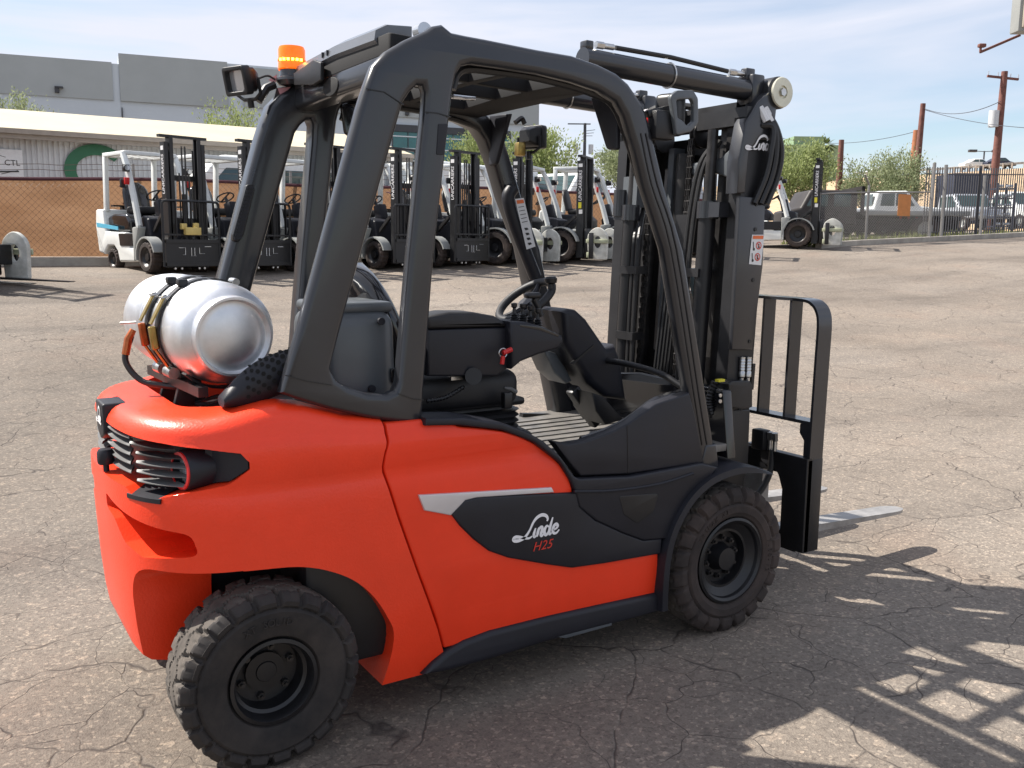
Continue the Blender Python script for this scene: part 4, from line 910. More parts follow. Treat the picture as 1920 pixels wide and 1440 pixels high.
# side cover with warning decal
sc_ = MB(); lo = [(0.111,1.746),(0.255,1.742),(0.261,1.474),(0.222,1.124),(0.104,1.13)]; sc_.plate([lo], -0.418, -0.395, 0.004); scv = sc_.build('mast_cover', 'guard', FL)
sc_ = MB(); lo = [(0.145,1.76),(0.156,1.922),(0.207,1.973),(0.293,1.978),(0.304,2.13),(0.255,2.163),(0.197,2.121),(0.131,2.034),(0.101,1.887),(0.1,1.758)]; sc_.plate([lo], -0.412, -0.345, 0.006); sc_.build('mast_head', 'guard', FL)
d_ = MB(); D0 = [Vector((0.186,-0.42,1.595)), Vector((0.258,-0.42,1.596)), Vector((0.247,-0.42,1.472)), Vector((0.176,-0.42,1.477))]; d_.use('label_white').poly(D0)
fd = lambda u, v, e=0.0012: (D0[0]*(1-u)+D0[1]*u)*(1-v)+(D0[3]*(1-u)+D0[2]*u)*v+Vector((0,-e,0))
d_.use('label_orange').poly([fd(.08,.03),fd(.92,.03),fd(.92,.14),fd(.08,.14)])
for v0 in (0.22, 0.60):
    cc = fd(.62,v0+.14); d_.use('red_ink')
    for k in range(16):
        a, b__ = 2*math.pi*k/16, 2*math.pi*(k+1)/16; q = lambda t, r: cc+Vector((r*math.cos(t),0,r*math.sin(t)))
        d_.poly([q(a,.016),q(b__,.016),q(b__,.012),q(a,.012)])
    d_.poly([cc+Vector((-.011,-.0004,.009)),cc+Vector((-.009,-.0004,.011)),cc+Vector((.011,-.0004,-.009)),cc+Vector((.009,-.0004,-.011))])
    d_.use('black_ink'); d_.poly([cc+Vector((-.003,-.0002,.008)),cc+Vector((.003,-.0002,.008)),cc+Vector((.004,-.0002,-.010)),cc+Vector((-.004,-.0002,-.010))])
    d_.poly([fd(.12,v0+.02),fd(.18,v0+.02),fd(.26,v0+.26),fd(.20,v0+.26)]); c2 = fd(.26,v0+.27)
    for k in range(8): a, b__ = 2*math.pi*k/8, 2*math.pi*(k+1)/8; d_.poly([c2,c2+Vector((.006*math.cos(a),0,.006*math.sin(a))),c2+Vector((.006*math.cos(b__),0,.006*math.sin(b__)))])
d_.build('warning_decal', None, FL, smooth=0)
lg = MB(); o_ = (0.133,-0.414,1.938); script_word(lg, (o_[0],o_[2]-0.004), 0.028, 0.024, w=-0.4145, ribbon=0.0075); lg.build('mast_wordmark', 'white_ink', FL, smooth=0)
for u in ((0,0),):
    c = MB()
    for q in ((0.204,-0.418,1.717), (0.205,-0.418,1.617), (0.206,-0.418,1.412), (0.202,-0.418,1.159)): c.cyl(Vector(q)+Vector((0,0.004,0)), Vector(q)+Vector((0,-0.003,0)), 0.008, seg=10)
    c.build('cover_bolts', 'black', scv)
# overhead tilt cylinders with their hose line
for s in (-1, 1):
    c = MB(); a, b_ = Vector((-0.62,s*0.33,2.205)), Vector((0.20,s*0.33,2.175)); c.cyl(a, b_, 0.042, seg=20); tcy = c.build('tilt_cylinder', 'guard', FL)
    c = MB(); c.box((0.235,s*0.33,2.175),(0.07,0.09,0.12),bev=0.01); c.box((0.215,s*0.33,2.235),(0.05,0.035,0.05),bev=0.006); c.build('cylinder_head', 'guard', tcy)
    c = MB(); c.box((-0.60,s*0.33,2.255),(0.035,0.04,0.03),bev=0.005); c.build('port_block', 'guard', tcy)
    c = MB(); c.tube([(-0.47,s*0.33,2.262),(-0.2,s*0.33,2.258),(0.10,s*0.33,2.238)], 0.009, 8); c.build('cylinder_hose', 'hose', tcy)
    for x0 in (-0.56, 0.11):
        c = MB(); z_ = 2.262 if x0 < 0 else 2.236; c.cyl((x0,s*0.33,z_),(x0+0.035,s*0.33,z_),0.013,seg=6); c.cyl((x0+0.035,s*0.33,z_),(x0+0.08,s*0.33,z_),0.011,seg=10); c.build('hose_fitting', 'steel', tcy)
    c = MB(); c.tube([Vector((-0.21,s*0.33,2.19))+Vector((0,0.045*math.cos(t),0.045*math.sin(t))) for t in [2*math.pi*i/20 for i in range(20)]], 0.004, 6, closed=True); c.build('hose_band', 'steel', tcy)
    # end bearing: rubber ring with a pale washer and bolt
    pv = Vector((0.318, s*0.36, 2.165))
    c = MB(); c.lathe([(0.0,-0.055),(0.055,-0.055),(0.064,-0.045),(0.064,0.05),(0.0,0.05)], pv, 'y', 28); pb = c.build('pivot_bearing', 'hose', FL)
    c = MB(); c.lathe([(0.0,0.0),(0.056,0.0),(0.060,s*0.006),(0.057,s*0.012),(0.026,s*0.012),(0.026,s*0.006),(0.0,s*0.006)], pv+Vector((0,s*0.055,0)), 'y', 28); c.build('pivot_washer', mat('pale_zinc', (0.62,0.60,0.48), 0.4, metal=0.4, var=0.12, vscale=20), pb)
    c = MB(); c.cyl(pv+Vector((0,s*0.060,0)), pv+Vector((0,s*0.072,0)), 0.016, seg=6); c.build('pivot_bolt', 'steel', pb)
    c = MB(); c.plate([fillet([(0.26,1.98,0.02),(0.355,1.99,0.02),(0.368,2.13,0.05),(0.30,2.21,0.04),(0.25,2.10,0.02)])], s*0.355, s*0.30, 0.006); c.build('pivot_lug', 'guard', FL)
# hoses looping over the right rail
for k in range(3):
    c = MB(); dy = -0.425-0.0*k; c.tube(catmull([(0.245-0.012*k,-0.405,2.09-0.03*k), (0.285-0.010*k,-0.43,2.02), (0.315-0.030*k,-0.435,1.93), (0.305-0.034*k,-0.43,1.83), (0.262-0.036*k,-0.42,1.72)], 6), 0.0135, 8); c.build('loop_hose', 'hose', FL)
c = MB()
for k in range(2): c.cyl((0.215+0.028*k,-0.40,2.10),(0.238+0.028*k,-0.42,2.045),0.016,seg=8)
c.build('loop_fitting', 'label_white', FL)
# silver ribbed couplings, junction box and cable on the right rail
for k in range(2):
    p_ = Vector((0.174,-0.41,1.098)) if k == 0 else Vector((0.211,-0.41,1.096)); c = MB()
    prof = []
    for j in range(5): prof += [(0.0125,-0.003-j*0.012),(0.0125,-0.010-j*0.012),(0.010,-0.011-j*0.012)]
    prof += [(0.014,-0.066),(0.014,-0.085),(0.009,-0.09),(0.009,-0.11)]
    c.lathe(prof, p_, 'z', 12); c.build('coupling', 'steel', FL)
c = MB(); c.plate([fillet([(0.057,0.995,0.005),(0.075,1.007,0.005),(0.18,0.999,0.005),(0.194,0.976,0.005),(0.199,0.889,0.005),(0.15,0.882,0.005),(0.063,0.901,0.005)])], -0.455, -0.40, 0.004); jb = c.build('junction_box', 'black', FL)
c = MB(); c.box(Vector((0.031,-0.43,1.01)),(0.035,0.02,0.010)); c.build('yellow_tab', 'yellow', jb)
c = MB()
for q in ((0.008,-0.456,0.954), (0.009,-0.456,0.93)): c.cyl(Vector(q), Vector(q)+Vector((0,-0.004,0)), 0.008, seg=10)
c.build('box_screws', 'steel', jb)
c = MB(); pts = catmull([(0.031,-0.4,1.002),(0.005,-0.4,0.938),(0.014,-0.4,0.882),(0.077,-0.38,0.805)], 10); c.tube(pts, [0.016 if i % 2 else 0.011 for i in range(len(pts))], 8); c.build('corrugated_hose', 'hose', FL)
for k in range(2):
    c = MB(); c.tube(catmull([(0.209,-0.4,0.898),(0.149,-0.39,0.834),(0.089,-0.37,0.78),(0.082,-0.36,0.687)], 6) if k else catmull([(0.163,-0.41,0.915),(0.106,-0.4,0.862),(0.055,-0.38,0.812),(0.046,-0.37,0.727)], 6), 0.013, 8); c.build('hydraulic_hose', 'hose', FL)
# lower mast plate and axle bracket
c = MB(); c.plate([[(0.136,0.875),(0.237,0.866),(0.24,0.63),(0.189,0.427),(0.078,0.443),(0.05,0.672),(0.078,0.809)]], -0.408, -0.36, 0.004); c.build('mast_foot', 'black', FL)
c = MB(); c.plate([fillet([(0.055,1.406,0.02),(0.021,1.426,0.02),(-0.054,1.424,0.02),(-0.067,1.315,0.01),(-0.028,1.284,0.01),(0.015,1.31,0.02)])], 0.285, 0.30, 0.004, mp=YZ); c.build('mast_reflector', mat('pale_blue_plate', (0.42,0.55,0.58), 0.25, var=0.05), FL)  # pale blue reflector plate between the mast rails
# carriage, backrest guard, forks
cx = lambda z: 0.445+(z-0.6)*0.018
cr = MB(); 
for z0,z1 in ((0.565,0.655),(0.235,0.315)): cr.loft([[(cx(z),y0,z) for y0 in ()] for z in ()]) if False else None; cr.box((cx((z0+z1)/2)+0.025,0,(z0+z1)/2),(0.05,1.02,z1-z0),bev=0.006)
carr = cr.build('fork_carriage', 'black', FL)
for s in (-1, 1):
    c = MB(); c.plate([fillet([(s*0.56,0.245),(s*0.56,0.66),(s*0.30,0.66),(s*0.30,0.60,0.03),(s*0.40,0.575,0.05),(s*0.43,0.50),(s*0.43,0.245)])], 0.432, 0.468, 0.004, mp=YZ); c.box((0.485,s*0.545,0.45),(0.095,0.03,0.41),bev=0.004); c.build('carriage_side_plate', 'black', carr)
c = MB()
# backrest: round-cornered loop of flat bar plus two uprights
lp = catmull([(-0.553,0.60),(-0.553,1.05),(-0.553,1.22),(-0.540,1.28),(-0.51,1.312),(-0.46,1.325),(-0.3,1.327),(0,1.328),(0.3,1.327),(0.46,1.325),(0.51,1.312),(0.540,1.28),(0.553,1.22),(0.553,1.05),(0.553,0.60)], 4)
V4 = []
for i, q in enumerate(lp):
    t = (lp[min(i+1,len(lp)-1)]-lp[max(i-1,0)]).normalized(); nn = Vector((-t.y, t.x)); x0 = cx(q.y)+0.0
    a, b_ = q+nn*0.006, q-nn*0.006
    V4.append([(x0,a.x,a.y),(x0+0.082,a.x,a.y),(x0+0.082,b_.x,b_.y),(x0,b_.x,b_.y)])
c.loft(V4); lb = c.build('load_backrest', 'guard', FL, smooth=30)
for y_ in (-0.40,-0.25,-0.08,0.08,0.25,0.40):
    c = MB(); rg = [[(cx(z)+dx,y_+dy,z) for dx,dy in ((0.005,-.006),(0.075,-.006),(0.075,.006),(0.005,.006))] for z in (0.815,1.323)]; c.loft(rg); c.build('backrest_bar', 'guard', lb, smooth=0)
c = MB(); c.box((cx(.81)+0.04,0,0.810),(0.075,1.10,0.014)); c.build('backrest_rail', 'guard', lb, smooth=0)
for s in (-1, 1):
    c = MB(); c.plate([[(s*0.548,0.60),(s*0.548,0.81),(s*0.49,0.80),(s*0.49,0.76),(s*0.515,0.73),(s*0.515,0.66),(s*0.485,0.60)]], 0.455, 0.475, 0.002, mp=YZ); c.build('backrest_bracket', 'guard', lb)
for s in (-1, 1):
    y_ = s*0.24
    f = MB(); pr = catmull([(0.505,0.66),(0.500,0.45),(0.500,0.30),(0.515,0.262),(0.56,0.248),(0.8,0.240),(1.1,0.226),(1.40,0.211),(1.565,0.203)], 5)
    rg = []
    for i, q in enumerate(pr):
        t = (pr[min(i+1,len(pr)-1)]-pr[max(i-1,0)]).normalized(); nn = Vector((-t.y, t.x)); f_ = i/(len(pr)-1); th = 0.044 if q.x < 0.56 else 0.044-0.030*(q.x-0.56)
        w_ = 0.056 if q.x < 1.45 else 0.056*math.sqrt(max(0.05, 1-((q.x-1.45)/0.125)**2))
        a, b_ = q, q-nn*-th if False else q+nn*(-th)
        rg.append([(q.x,y_-w_,q.y),(q.x,y_+w_,q.y),(b_.x,y_+w_,b_.y),(b_.x,y_-w_,b_.y)])
    f.loft(rg); f.build('fork', 'forksteel', FL, smooth=40)
# side-shift valve and fittings on the carriage, drag hose
c = MB(); c.box((0.43,-0.30,0.70),(0.05,0.07,0.09),bev=0.006); c.build('valve_body', 'black', carr)
for k in range(2):
    c = MB(); c.cyl((0.44,-0.345-0.028*k,0.66),(0.44,-0.345-0.028*k,0.705),0.011,seg=10); c.cyl((0.44,-0.345-0.028*k,0.705),(0.435,-0.345-0.028*k,0.74),0.014,seg=6); c.build('hose_fitting', 'steel', carr)
c = MB(); c.tube(catmull([(0.44,-0.36,0.66),(0.42,-0.365,0.55),(0.36,-0.35,0.46),(0.27,-0.33,0.44)], 6), 0.014, 8); c.build('carriage_hose', 'hose', FL)

# ---------------------------------------------------------------- gas bottle, strapped across the counterweight
TA, TB = Vector((-1.895,-0.345,1.268)), Vector((-1.965,0.33,1.29))
td = (TB-TA).normalized(); TLn = (TB-TA).length
tank = empty('gas_cylinder', (TA.x, 0, 1.14), 0, 'dented silver gas bottle lying across the rear of the orange forklift', 'gas bottle')
def along(prof, seg=48, a=TA, d=td):
    mb = MB(); u = d.orthogonal().normalized(); v = d.cross(u); off = Vector(tank.location)
    rings = [[a+d*h+(u*math.cos(2*math.pi*k/seg)+v*math.sin(2*math.pi*k/seg))*r-off for k in range(seg)] for r, h in prof]
    mb.loft(rings, cap0=False, cap1=False); return mb
RT_ = 0.157
prof = [(0.0,0.010),(0.03,0.011),(0.06,0.0145),(0.085,0.020),(0.098,0.024),(0.106,0.022),(0.110,0.008),(0.112,0.0),(0.119,0.0),(0.121,0.012),(0.122,0.030),(0.127,0.036),(0.140,0.046),(0.148,0.062),(0.154,0.090),(0.1565,0.13),(RT_,0.18),(RT_,0.30),(RT_*1.004,0.31),(RT_,0.32),(RT_,0.50),(0.155,0.55),(0.150,0.60),(0.13,0.64),(0.105,0.655),(0.103,0.69),(0.098,0.69),(0.095,0.655),(0.0,0.66)]
along(prof).build('shell', 'aluminium', tank, smooth=35)
along([(RT_+0.0005,0.395),(RT_+0.0022,0.399),(RT_+0.0022,0.405),(RT_+0.0005,0.409)]).build('weld_seam', 'aluminium', tank, smooth=60)
for h in (0.215, 0.315):
    along([(RT_+0.003,h-0.016),(RT_+0.006,h-0.016),(RT_+0.006,h+0.016),(RT_+0.003,h+0.016),(RT_+0.003,h-0.016)]).build('strap', 'black', tank, smooth=20)
off = Vector(tank.location)
def tp(h, ang, r=RT_):   # point on the bottle: ang measured from the rear (-x) upwards
    u = Vector((-1,0,0)); u = (u-td*u.dot(td)).normalized(); v = Vector((0,0,1)); v = (v-td*v.dot(td)).normalized()
    return TA+td*h+(u*math.cos(ang)+v*math.sin(ang))*r-off
for h, m_ in ((0.215,'brass'),(0.315,'brass')):
    b_ = MB(); b_.bar(tp(h-0.0,R(38),RT_+0.016), tp(h,R(8),RT_+0.024), 0.005, 0.020, up=td); b_.build('buckle_lever', m_, tank, smooth=20)
    b_ = MB(); b_.tube([tp(h-0.014,R(42),RT_+0.008), tp(h-0.014,R(36),RT_+0.022), tp(h+0.014,R(36),RT_+0.022), tp(h+0.014,R(42),RT_+0.008)], 0.003, 6); b_.build('buckle_wire', 'steel', tank)
    b_ = MB(); b_.bar(tp(h,R(6),RT_+0.020), tp(h,R(-18),RT_+0.018), 0.022, 0.016, up=td, bev=0.004); b_.build('buckle_body', 'copper' if h > 0.3 else 'brass', tank, smooth=20)
    b_ = MB(); b_.tube([tp(h,R(-18),RT_+0.018), tp(h,R(-40),RT_+0.014)], 0.005, 6); b_.build('strap_bolt', 'brass', tank)
    b_ = MB(); q = tp(h,R(-46),RT_+0.02); b_.cyl(q-td*0.03, q+td*0.03, 0.018, seg=14); b_.build('strap_hinge', 'steel', tank)
    b_ = MB(); q = tp(h+0.0,R(62),RT_+0.012); b_.box(q,(0.03,0.035,0.022),bev=0.006); b_.build('strap_clip', 'black', tank)
b_ = MB(); q = tp(0.20,R(118),RT_+0.012); b_.cyl(q-td*0.02, q+td*0.02, 0.012, seg=10); b_.build('strap_bolt', 'steel', tank)
# gas hose from the valve at the far end
b_ = MB(); b_.tube(catmull([tp(0.40,R(-10),RT_+0.03), tp(0.40,R(-28),RT_+0.075), tp(0.36,R(-45),RT_+0.085), tp(0.30,R(-58),RT_+0.06), tp(0.24,R(-72),RT_+0.04)], 7), 0.010, 8); b_.build('gas_hose', 'hose', tank)
b_ = MB(); b_.tube([tp(0.40,R(-4),RT_+0.02), tp(0.40,R(-12),RT_+0.040), tp(0.40,R(-24),RT_+0.066)], [0.010,0.013,0.012], 8); b_.build('hose_coupling', 'copper', tank)
b_ = MB(); b_.tube([tp(0.40,R(4),RT_+0.01), tp(0.43,R(2),RT_+0.05)], 0.004, 6); b_.build('relief_pipe', 'steel', tank)
# cradle in the counterweight bay (part of the truck)
k = MB()
for h in (0.10, 0.36):
    for a0 in range(9):
        a, b_ = R(-138+a0*10.5), R(-138+(a0+1)*10.5); k.bar(tp(h,a,RT_+0.010)+off, tp(h,b_,RT_+0.010)+off, 0.006, 0.036, up=td)
k.bar(tp(0.02,R(-60),RT_+0.03)+off, tp(0.50,R(-60),RT_+0.03)+off, 0.03, 0.03); k.bar(tp(0.02,R(-115),RT_+0.03)+off, tp(0.50,R(-115),RT_+0.03)+off, 0.03, 0.03)
k.build('bottle_cradle', 'black', FL, smooth=25)
k = MB()
k.plate([fillet([(-2.04,1.02),(-2.00,1.16,.03),(-1.96,1.16,.03),(-1.93,1.02)])], 0.06, 0.085, 0.003); k.build('cradle_bracket', 'black', FL); k = MB(); k.plate([fillet([(-2.04,1.02),(-2.00,1.17,.03),(-1.96,1.17,.03),(-1.93,1.02)])], -0.14, -0.115, 0.003); k.build('cradle_bracket', 'black', FL)
k = MB(); k.bar((-2.0,-0.30,1.03),(-1.75,-0.28,1.10),0.02,0.05); k.bar((-1.98,-0.20,1.04),(-1.80,-0.34,1.06),0.015,0.03); k.tube([(-1.99,-0.1,1.03),(-1.92,-0.22,1.075),(-1.84,-0.33,1.05)],0.006,6); k.build('cradle_arm', 'greasy', FL, smooth=20)
# perforated cover beside the bottle
pc = MB(); rg = []
n = 12
for i in range(n+1):
    t = i/n; x = -1.965+0.235*t; zc = 1.092+0.062*math.sin(t*1.45)+0.02*t; hh = 0.010+0.055*math.sin(min(1, t*1.7+0.08)*math.pi/2)
    rg.append([(x, -0.43+0.0*t+0.012*math.sin(a)+(-0.045)*math.cos(a)*0.0-0.03*abs(math.cos(a)), zc+hh*math.sin(a)) if False else (x, -0.425-0.035*math.cos(a), zc+hh*math.sin(a)) for a in [2*math.pi*j/16 for j in range(16)]])
pc.loft(rg); pcv = pc.build('perforated_cover', 'plastic', FL, smooth=60)
hl = MB(); ii = 0
for i in range(11):
    for j in range(4):
        t = 0.30+0.066*i; a = R(8+j*30+(15 if i % 2 else 0)-30)
        x = -1.965+0.235*t; zc = 1.092+0.062*math.sin(t*1.45)+0.02*t; hh = 0.010+0.055*math.sin(min(1, t*1.7+0.08)*math.pi/2)
        p_ = Vector((x, -0.425-0.035*math.cos(a), zc+hh*math.sin(a))); nv = Vector((0,-hh*math.cos(a)-0.01,0.035*math.sin(a))).normalized(); r_ = 0.0055+0.0035*min(1, t)
        uu = Vector((1,0,0)); vv = nv.cross(uu); hl.poly([p_+nv*0.0012+(uu*math.cos(k*math.pi/3)+vv*math.sin(k*math.pi/3))*r_ for k in range(6)])
hl.build('cover_holes', mat('hole_black', (0.004,0.004,0.004), 0.9), pcv, smooth=0)

# ================================================================ background
M['wall_dark'] = mat('dark_grey_wall_paint', (0.36,0.38,0.38), 0.75, var=0.06, vscale=0.4)
M['wall_light'] = mat('light_grey_wall_paint', (0.52,0.56,0.60), 0.75, var=0.05, vscale=0.4)
M['teal_glass'] = mat('teal_glass', (0.012,0.12,0.12), 0.08, var=0.2, vscale=0.6, spec=0.8)
M['mullion'] = mat('pale_mullion', (0.62,0.66,0.68), 0.5, var=0.05)
M['siding'] = mat('pale_ribbed_siding', (0.55,0.56,0.57), 0.6, var=0.08, vscale=1.2)
M['cream'] = mat('cream_roof', (0.52,0.46,0.33), 0.7, var=0.07, vscale=0.8)
M['fascia'] = mat('brown_fascia', (0.30,0.26,0.22), 0.7, var=0.1)
M['green'] = mat('green_sign_paint', (0.022,0.13,0.062), 0.5, var=0.12, vscale=2)
M['concrete'] = mat('kerb_concrete', (0.34,0.31,0.27), 0.9, var=0.25, vscale=3, bump=0.2, bscale=30)
M['galv'] = mat('galvanised_wire', (0.26,0.25,0.24), 0.5, metal=0.5, var=0.15)
M['wire_dark'] = mat('dark_wire', (0.14,0.10,0.075), 0.6, var=0.15)
M['iron'] = mat('grey_iron_paint', (0.045,0.045,0.052), 0.5, var=0.15)
M['bind'] = mat('dark_red_binding', (0.06,0.012,0.02), 0.8, var=0.2)
M['wood'] = mat('creosoted_pole', (0.16,0.065,0.05), 0.85, var=0.3, vscale=4, bump=0.2, bscale=20)
M['dirt'] = mat('tan_gravel_bank', (0.46,0.33,0.20), 0.95, var=0.28, vscale=1.2, bump=0.4, bscale=6)
M['rust'] = mat('orange_sheet', (0.52,0.20,0.055), 0.7, var=0.12)
def screen_mat():
    m = bpy.data.materials.new('tan_privacy_screen'); m.use_nodes = True; n, l = m.node_tree.nodes, m.node_tree.links
    b = n['Principled BSDF']; tr = n.new('ShaderNodeBsdfTranslucent'); mx_ = n.new('ShaderNodeMixShader'); mx_.inputs[0].default_value = 0.42
    t = n.new('ShaderNodeTexCoord'); mp_ = n.new('ShaderNodeMapping'); mp_.inputs['Scale'].default_value = (0.6,1,2.2); nz = n.new('ShaderNodeTexNoise'); nz.inputs['Scale'].default_value = 1.4; nz.inputs['Detail'].default_value = 4
    rp = n.new('ShaderNodeValToRGB'); rp.color_ramp.elements[0].position = 0.3; rp.color_ramp.elements[1].position = 0.7
    rp.color_ramp.elements[0].color = (0.30,0.165,0.09,1); rp.color_ramp.elements[1].color = (0.40,0.235,0.135,1)
    l.new(t.outputs['Object'], mp_.inputs[0]); l.new(mp_.outputs[0], nz.inputs['Vector']); l.new(nz.outputs['Fac'], rp.inputs['Fac']); l.new(rp.outputs['Color'], b.inputs['Base Color']); l.new(rp.outputs['Color'], tr.inputs['Color'])
    b.inputs['Roughness'].default_value = 0.9; l.new(b.outputs[0], mx_.inputs[1]); l.new(tr.outputs[0], mx_.inputs[2]); l.new(mx_.outputs[0], n['Material Output'].inputs['Surface'])
    return m
M['screen'] = screen_mat()
def wires(mb, p, u, L, z0f, z1f, pitch, r):
    """diamond mesh between two height functions along direction u"""
    p = Vector(p); u = Vector(u)
    n = int(L/pitch)
    for k in range(-40, n+1):
        for sgn in (1, -1):
            s0 = k*pitch if sgn > 0 else k*pitch+0.0
            zz0, zz1 = z0f(max(0, min(L, s0))), z1f(max(0, min(L, s0))); H = zz1-zz0
            a, b_ = s0, s0+H*0.95
            if sgn < 0: a, b_ = s0+H*0.95, s0
            za, zb = zz0, zz1
            pa, pb = (a, za), (b_, zb)
            lo, hi = sorted((a, b_))
            if hi <= 0 or lo >= L: continue
            def clip(pa, pb):
                (a, za), (b_, zb) = pa, pb
                for lim, side in ((0, 1), (L, -1)):
                    if (a-lim)*side < 0: t = (lim-a)/(b_-a); a, za = lim, za+(zb-za)*t
                    if (b_-lim)*side < 0: t = (lim-b_)/(a-b_); b_, zb = lim, zb+(za-zb)*t
                return (a, za), (b_, zb)
            (a, za), (b_, zb) = clip(pa, pb)
            if abs(a-b_) < 0.02: continue
            mb.cyl(p+u*a+Vector((0,0,za)), p+u*b_+Vector((0,0,zb)), r, seg=3, cap=False)
# --- screened chain-link fence behind the parked row
FY = 16.6; FX0, FX1 = -9.0, 17.6
fence = empty('screened_fence', (4.0, FY, gz(4.0, FY)), 0, 'long chain link fence with tan privacy screen behind the parked forklifts', 'fence')
fo = Vector(fence.location)
ztop = lambda x: 2.70+0.017*(x+1.2)+0.03*math.sin(x*0.9) if x < 9.5 else 2.93-0.012*(x-9.5)+0.02*math.sin(x)
zbot = lambda x: gz(x, FY)+0.17
s_ = MB(); nx = 90; rows = []
for i in range(nx+1):
    x = FX0+(FX1-FX0)*i/nx; rows.append([Vector((x, FY+0.03+0.05*math.sin(x*1.7+j)*math.sin(j*0.7)*(0.3+0.1*j), zbot(x)+(ztop(x)-zbot(x))*j/6))-fo for j in range(7)])
s_.loft(rows, closed=False, cap0=False, cap1=False); s_.build('privacy_screen', 'screen', fence, smooth=80)
s_ = MB(); pts = [Vector((FX0+(FX1-FX0)*i/60, FY-0.02, ztop(FX0+(FX1-FX0)*i/60)))-fo for i in range(61)]; s_.tube(pts, 0.035, 6); s_.build('top_binding', 'bind', fence)
s_ = MB(); wires(s_, (FX0-fo.x, -0.03, -fo.z), (1,0,0), FX1-FX0, lambda s: zbot(FX0+s), lambda s: ztop(FX0+s), 0.115, 0.0026); w_ = s_.build('mesh_wire', 'wire_dark', fence, smooth=0, weld=False); w_['kind'] = 'stuff'
for dz in (0.16, 0.26):
    s_ = MB(); pts = [Vector((FX0+(FX1-FX0)*i/80, FY-0.1, ztop(FX0+(FX1-FX0)*i/80)+dz+0.012*math.sin(i*2.1)))-fo for i in range(81)]; s_.tube(pts, 0.007, 4); s_.build('barbed_wire', 'wire_dark', fence)
for k in range(9):
    x = FX0+0.4+k*3.2; s_ = MB(); s_.cyl(Vector((x,FY+0.09,gz(x,FY)))-fo, Vector((x,FY+0.09,ztop(x)+0.3))-fo, 0.03, seg=8); s_.build('post', 'galv', fence)
kb = MB(); rg = []
for i in range(41):
    x = FX0+(FX1-FX0)*i/40; z = gz(x, FY); rg.append([(x,FY-0.30,z-0.05),(x,FY-0.28,z+0.15),(x,FY+0.22,z+0.17),(x,FY+0.25,z-0.05)])
kb.loft(rg); k_ = kb.build('kerb', 'concrete', smooth=20); k_['kind'] = 'structure'
# --- low cream-roofed building
lb = empty('low_building', (-2.0, 20.2, gz(-2,20.2)), 0, 'long low building with ribbed pale wall and cream roof at left', 'building'); lo_ = Vector(lb.location)
X0, X1 = -14.0, 8.4; Z0 = 0.9
w = MB(); w.box(Vector(((X0+X1)/2, 23.2, 2.35))-lo_, (X1-X0, 6.0, 2.95)); w.build('wall', 'siding', lb, smooth=0)
rib = MB()
for i in range(int((X1-X0)/0.11)): rib.box(Vector((X0+0.05+i*0.11, 20.19, 2.35))-lo_, (0.05,0.025,2.9))
r_ = rib.build('wall_ribs', 'siding', lb, smooth=0); r_['kind'] = 'stuff'
w = MB(); w.loft([[Vector((x,19.85,3.835))-lo_, Vector((x,19.85,3.93))-lo_, Vector((x,23.2,4.72))-lo_, Vector((x,26.5,3.93))-lo_, Vector((x,26.5,3.835))-lo_] for x in (X0-0.3, X1+0.3)]); w.build('roof', 'cream', lb, smooth=0)
w = MB(); w.box(Vector(((X0+X1)/2, 19.83, 3.79))-lo_, (X1-X0+0.6, 0.05, 0.16)); w.build('fascia', 'fascia', lb, smooth=0)
for x in (-8.0, -1.9, 4.9):
    w = MB(); w.bar(Vector((x,20.12,0.9))-lo_, Vector((x,20.12,3.72))-lo_, 0.09, 0.07); w.build('downpipe', 'siding', lb, smooth=0)
w = MB(); w.bar(Vector((X0-0.3,19.76,3.86))-lo_, Vector((X1+0.3,19.76,3.86))-lo_, 0.07, 0.10); w.build('gutter', 'fascia', lb, smooth=0)
w = MB(); ccx, ccz, r0, r1 = 0.86, 3.13, 0.46, 0.70
oo = [(ccx+r1*math.cos(t)*0.98, ccz+0.59*math.sin(t)) for t in [R(40+280*i/30) for i in range(31)]]; ii_ = [(ccx+0.02+r0*math.cos(t), ccz-0.01+0.36*math.sin(t)) for t in [R(320-280*i/30) for i in range(31)]]
w.plate([[(a-lo_.x, b_-lo_.z) for a, b_ in oo+ii_]], 20.13-lo_.y, 20.16-lo_.y); w.build('green_letter', 'green', lb, smooth=0)
sg = tag(MB().box((0,0,0),(0.62,0.03,0.62)).build('wall_sign', 'label_white', loc=(-0.95,20.14,3.19)), 'small white sign reading CTL on the ribbed wall', 'sign')
text_mesh('sign_text', 'CTL', 0.17, 'black_ink', sg, frame((0.10,-0.018,0.02),(1,0,0),(0,0,1)), ext=0.002)
t_ = MB(); t_.bar((-0.28,-0.018,-0.18),(0.22,-0.018,-0.15),0.02,0.03); t_.bar((-0.30,-0.018,0.22),(-0.02,-0.018,0.14),0.008,0.01); t_.box((-0.2,-0.018,-0.15),(0.10,0.012,0.07)); t_.bar((-0.12,-0.018,-0.22),(0.2,-0.018,-0.13),0.012,0.012); t_.build('sign_drawing', 'black_ink', sg, smooth=0)
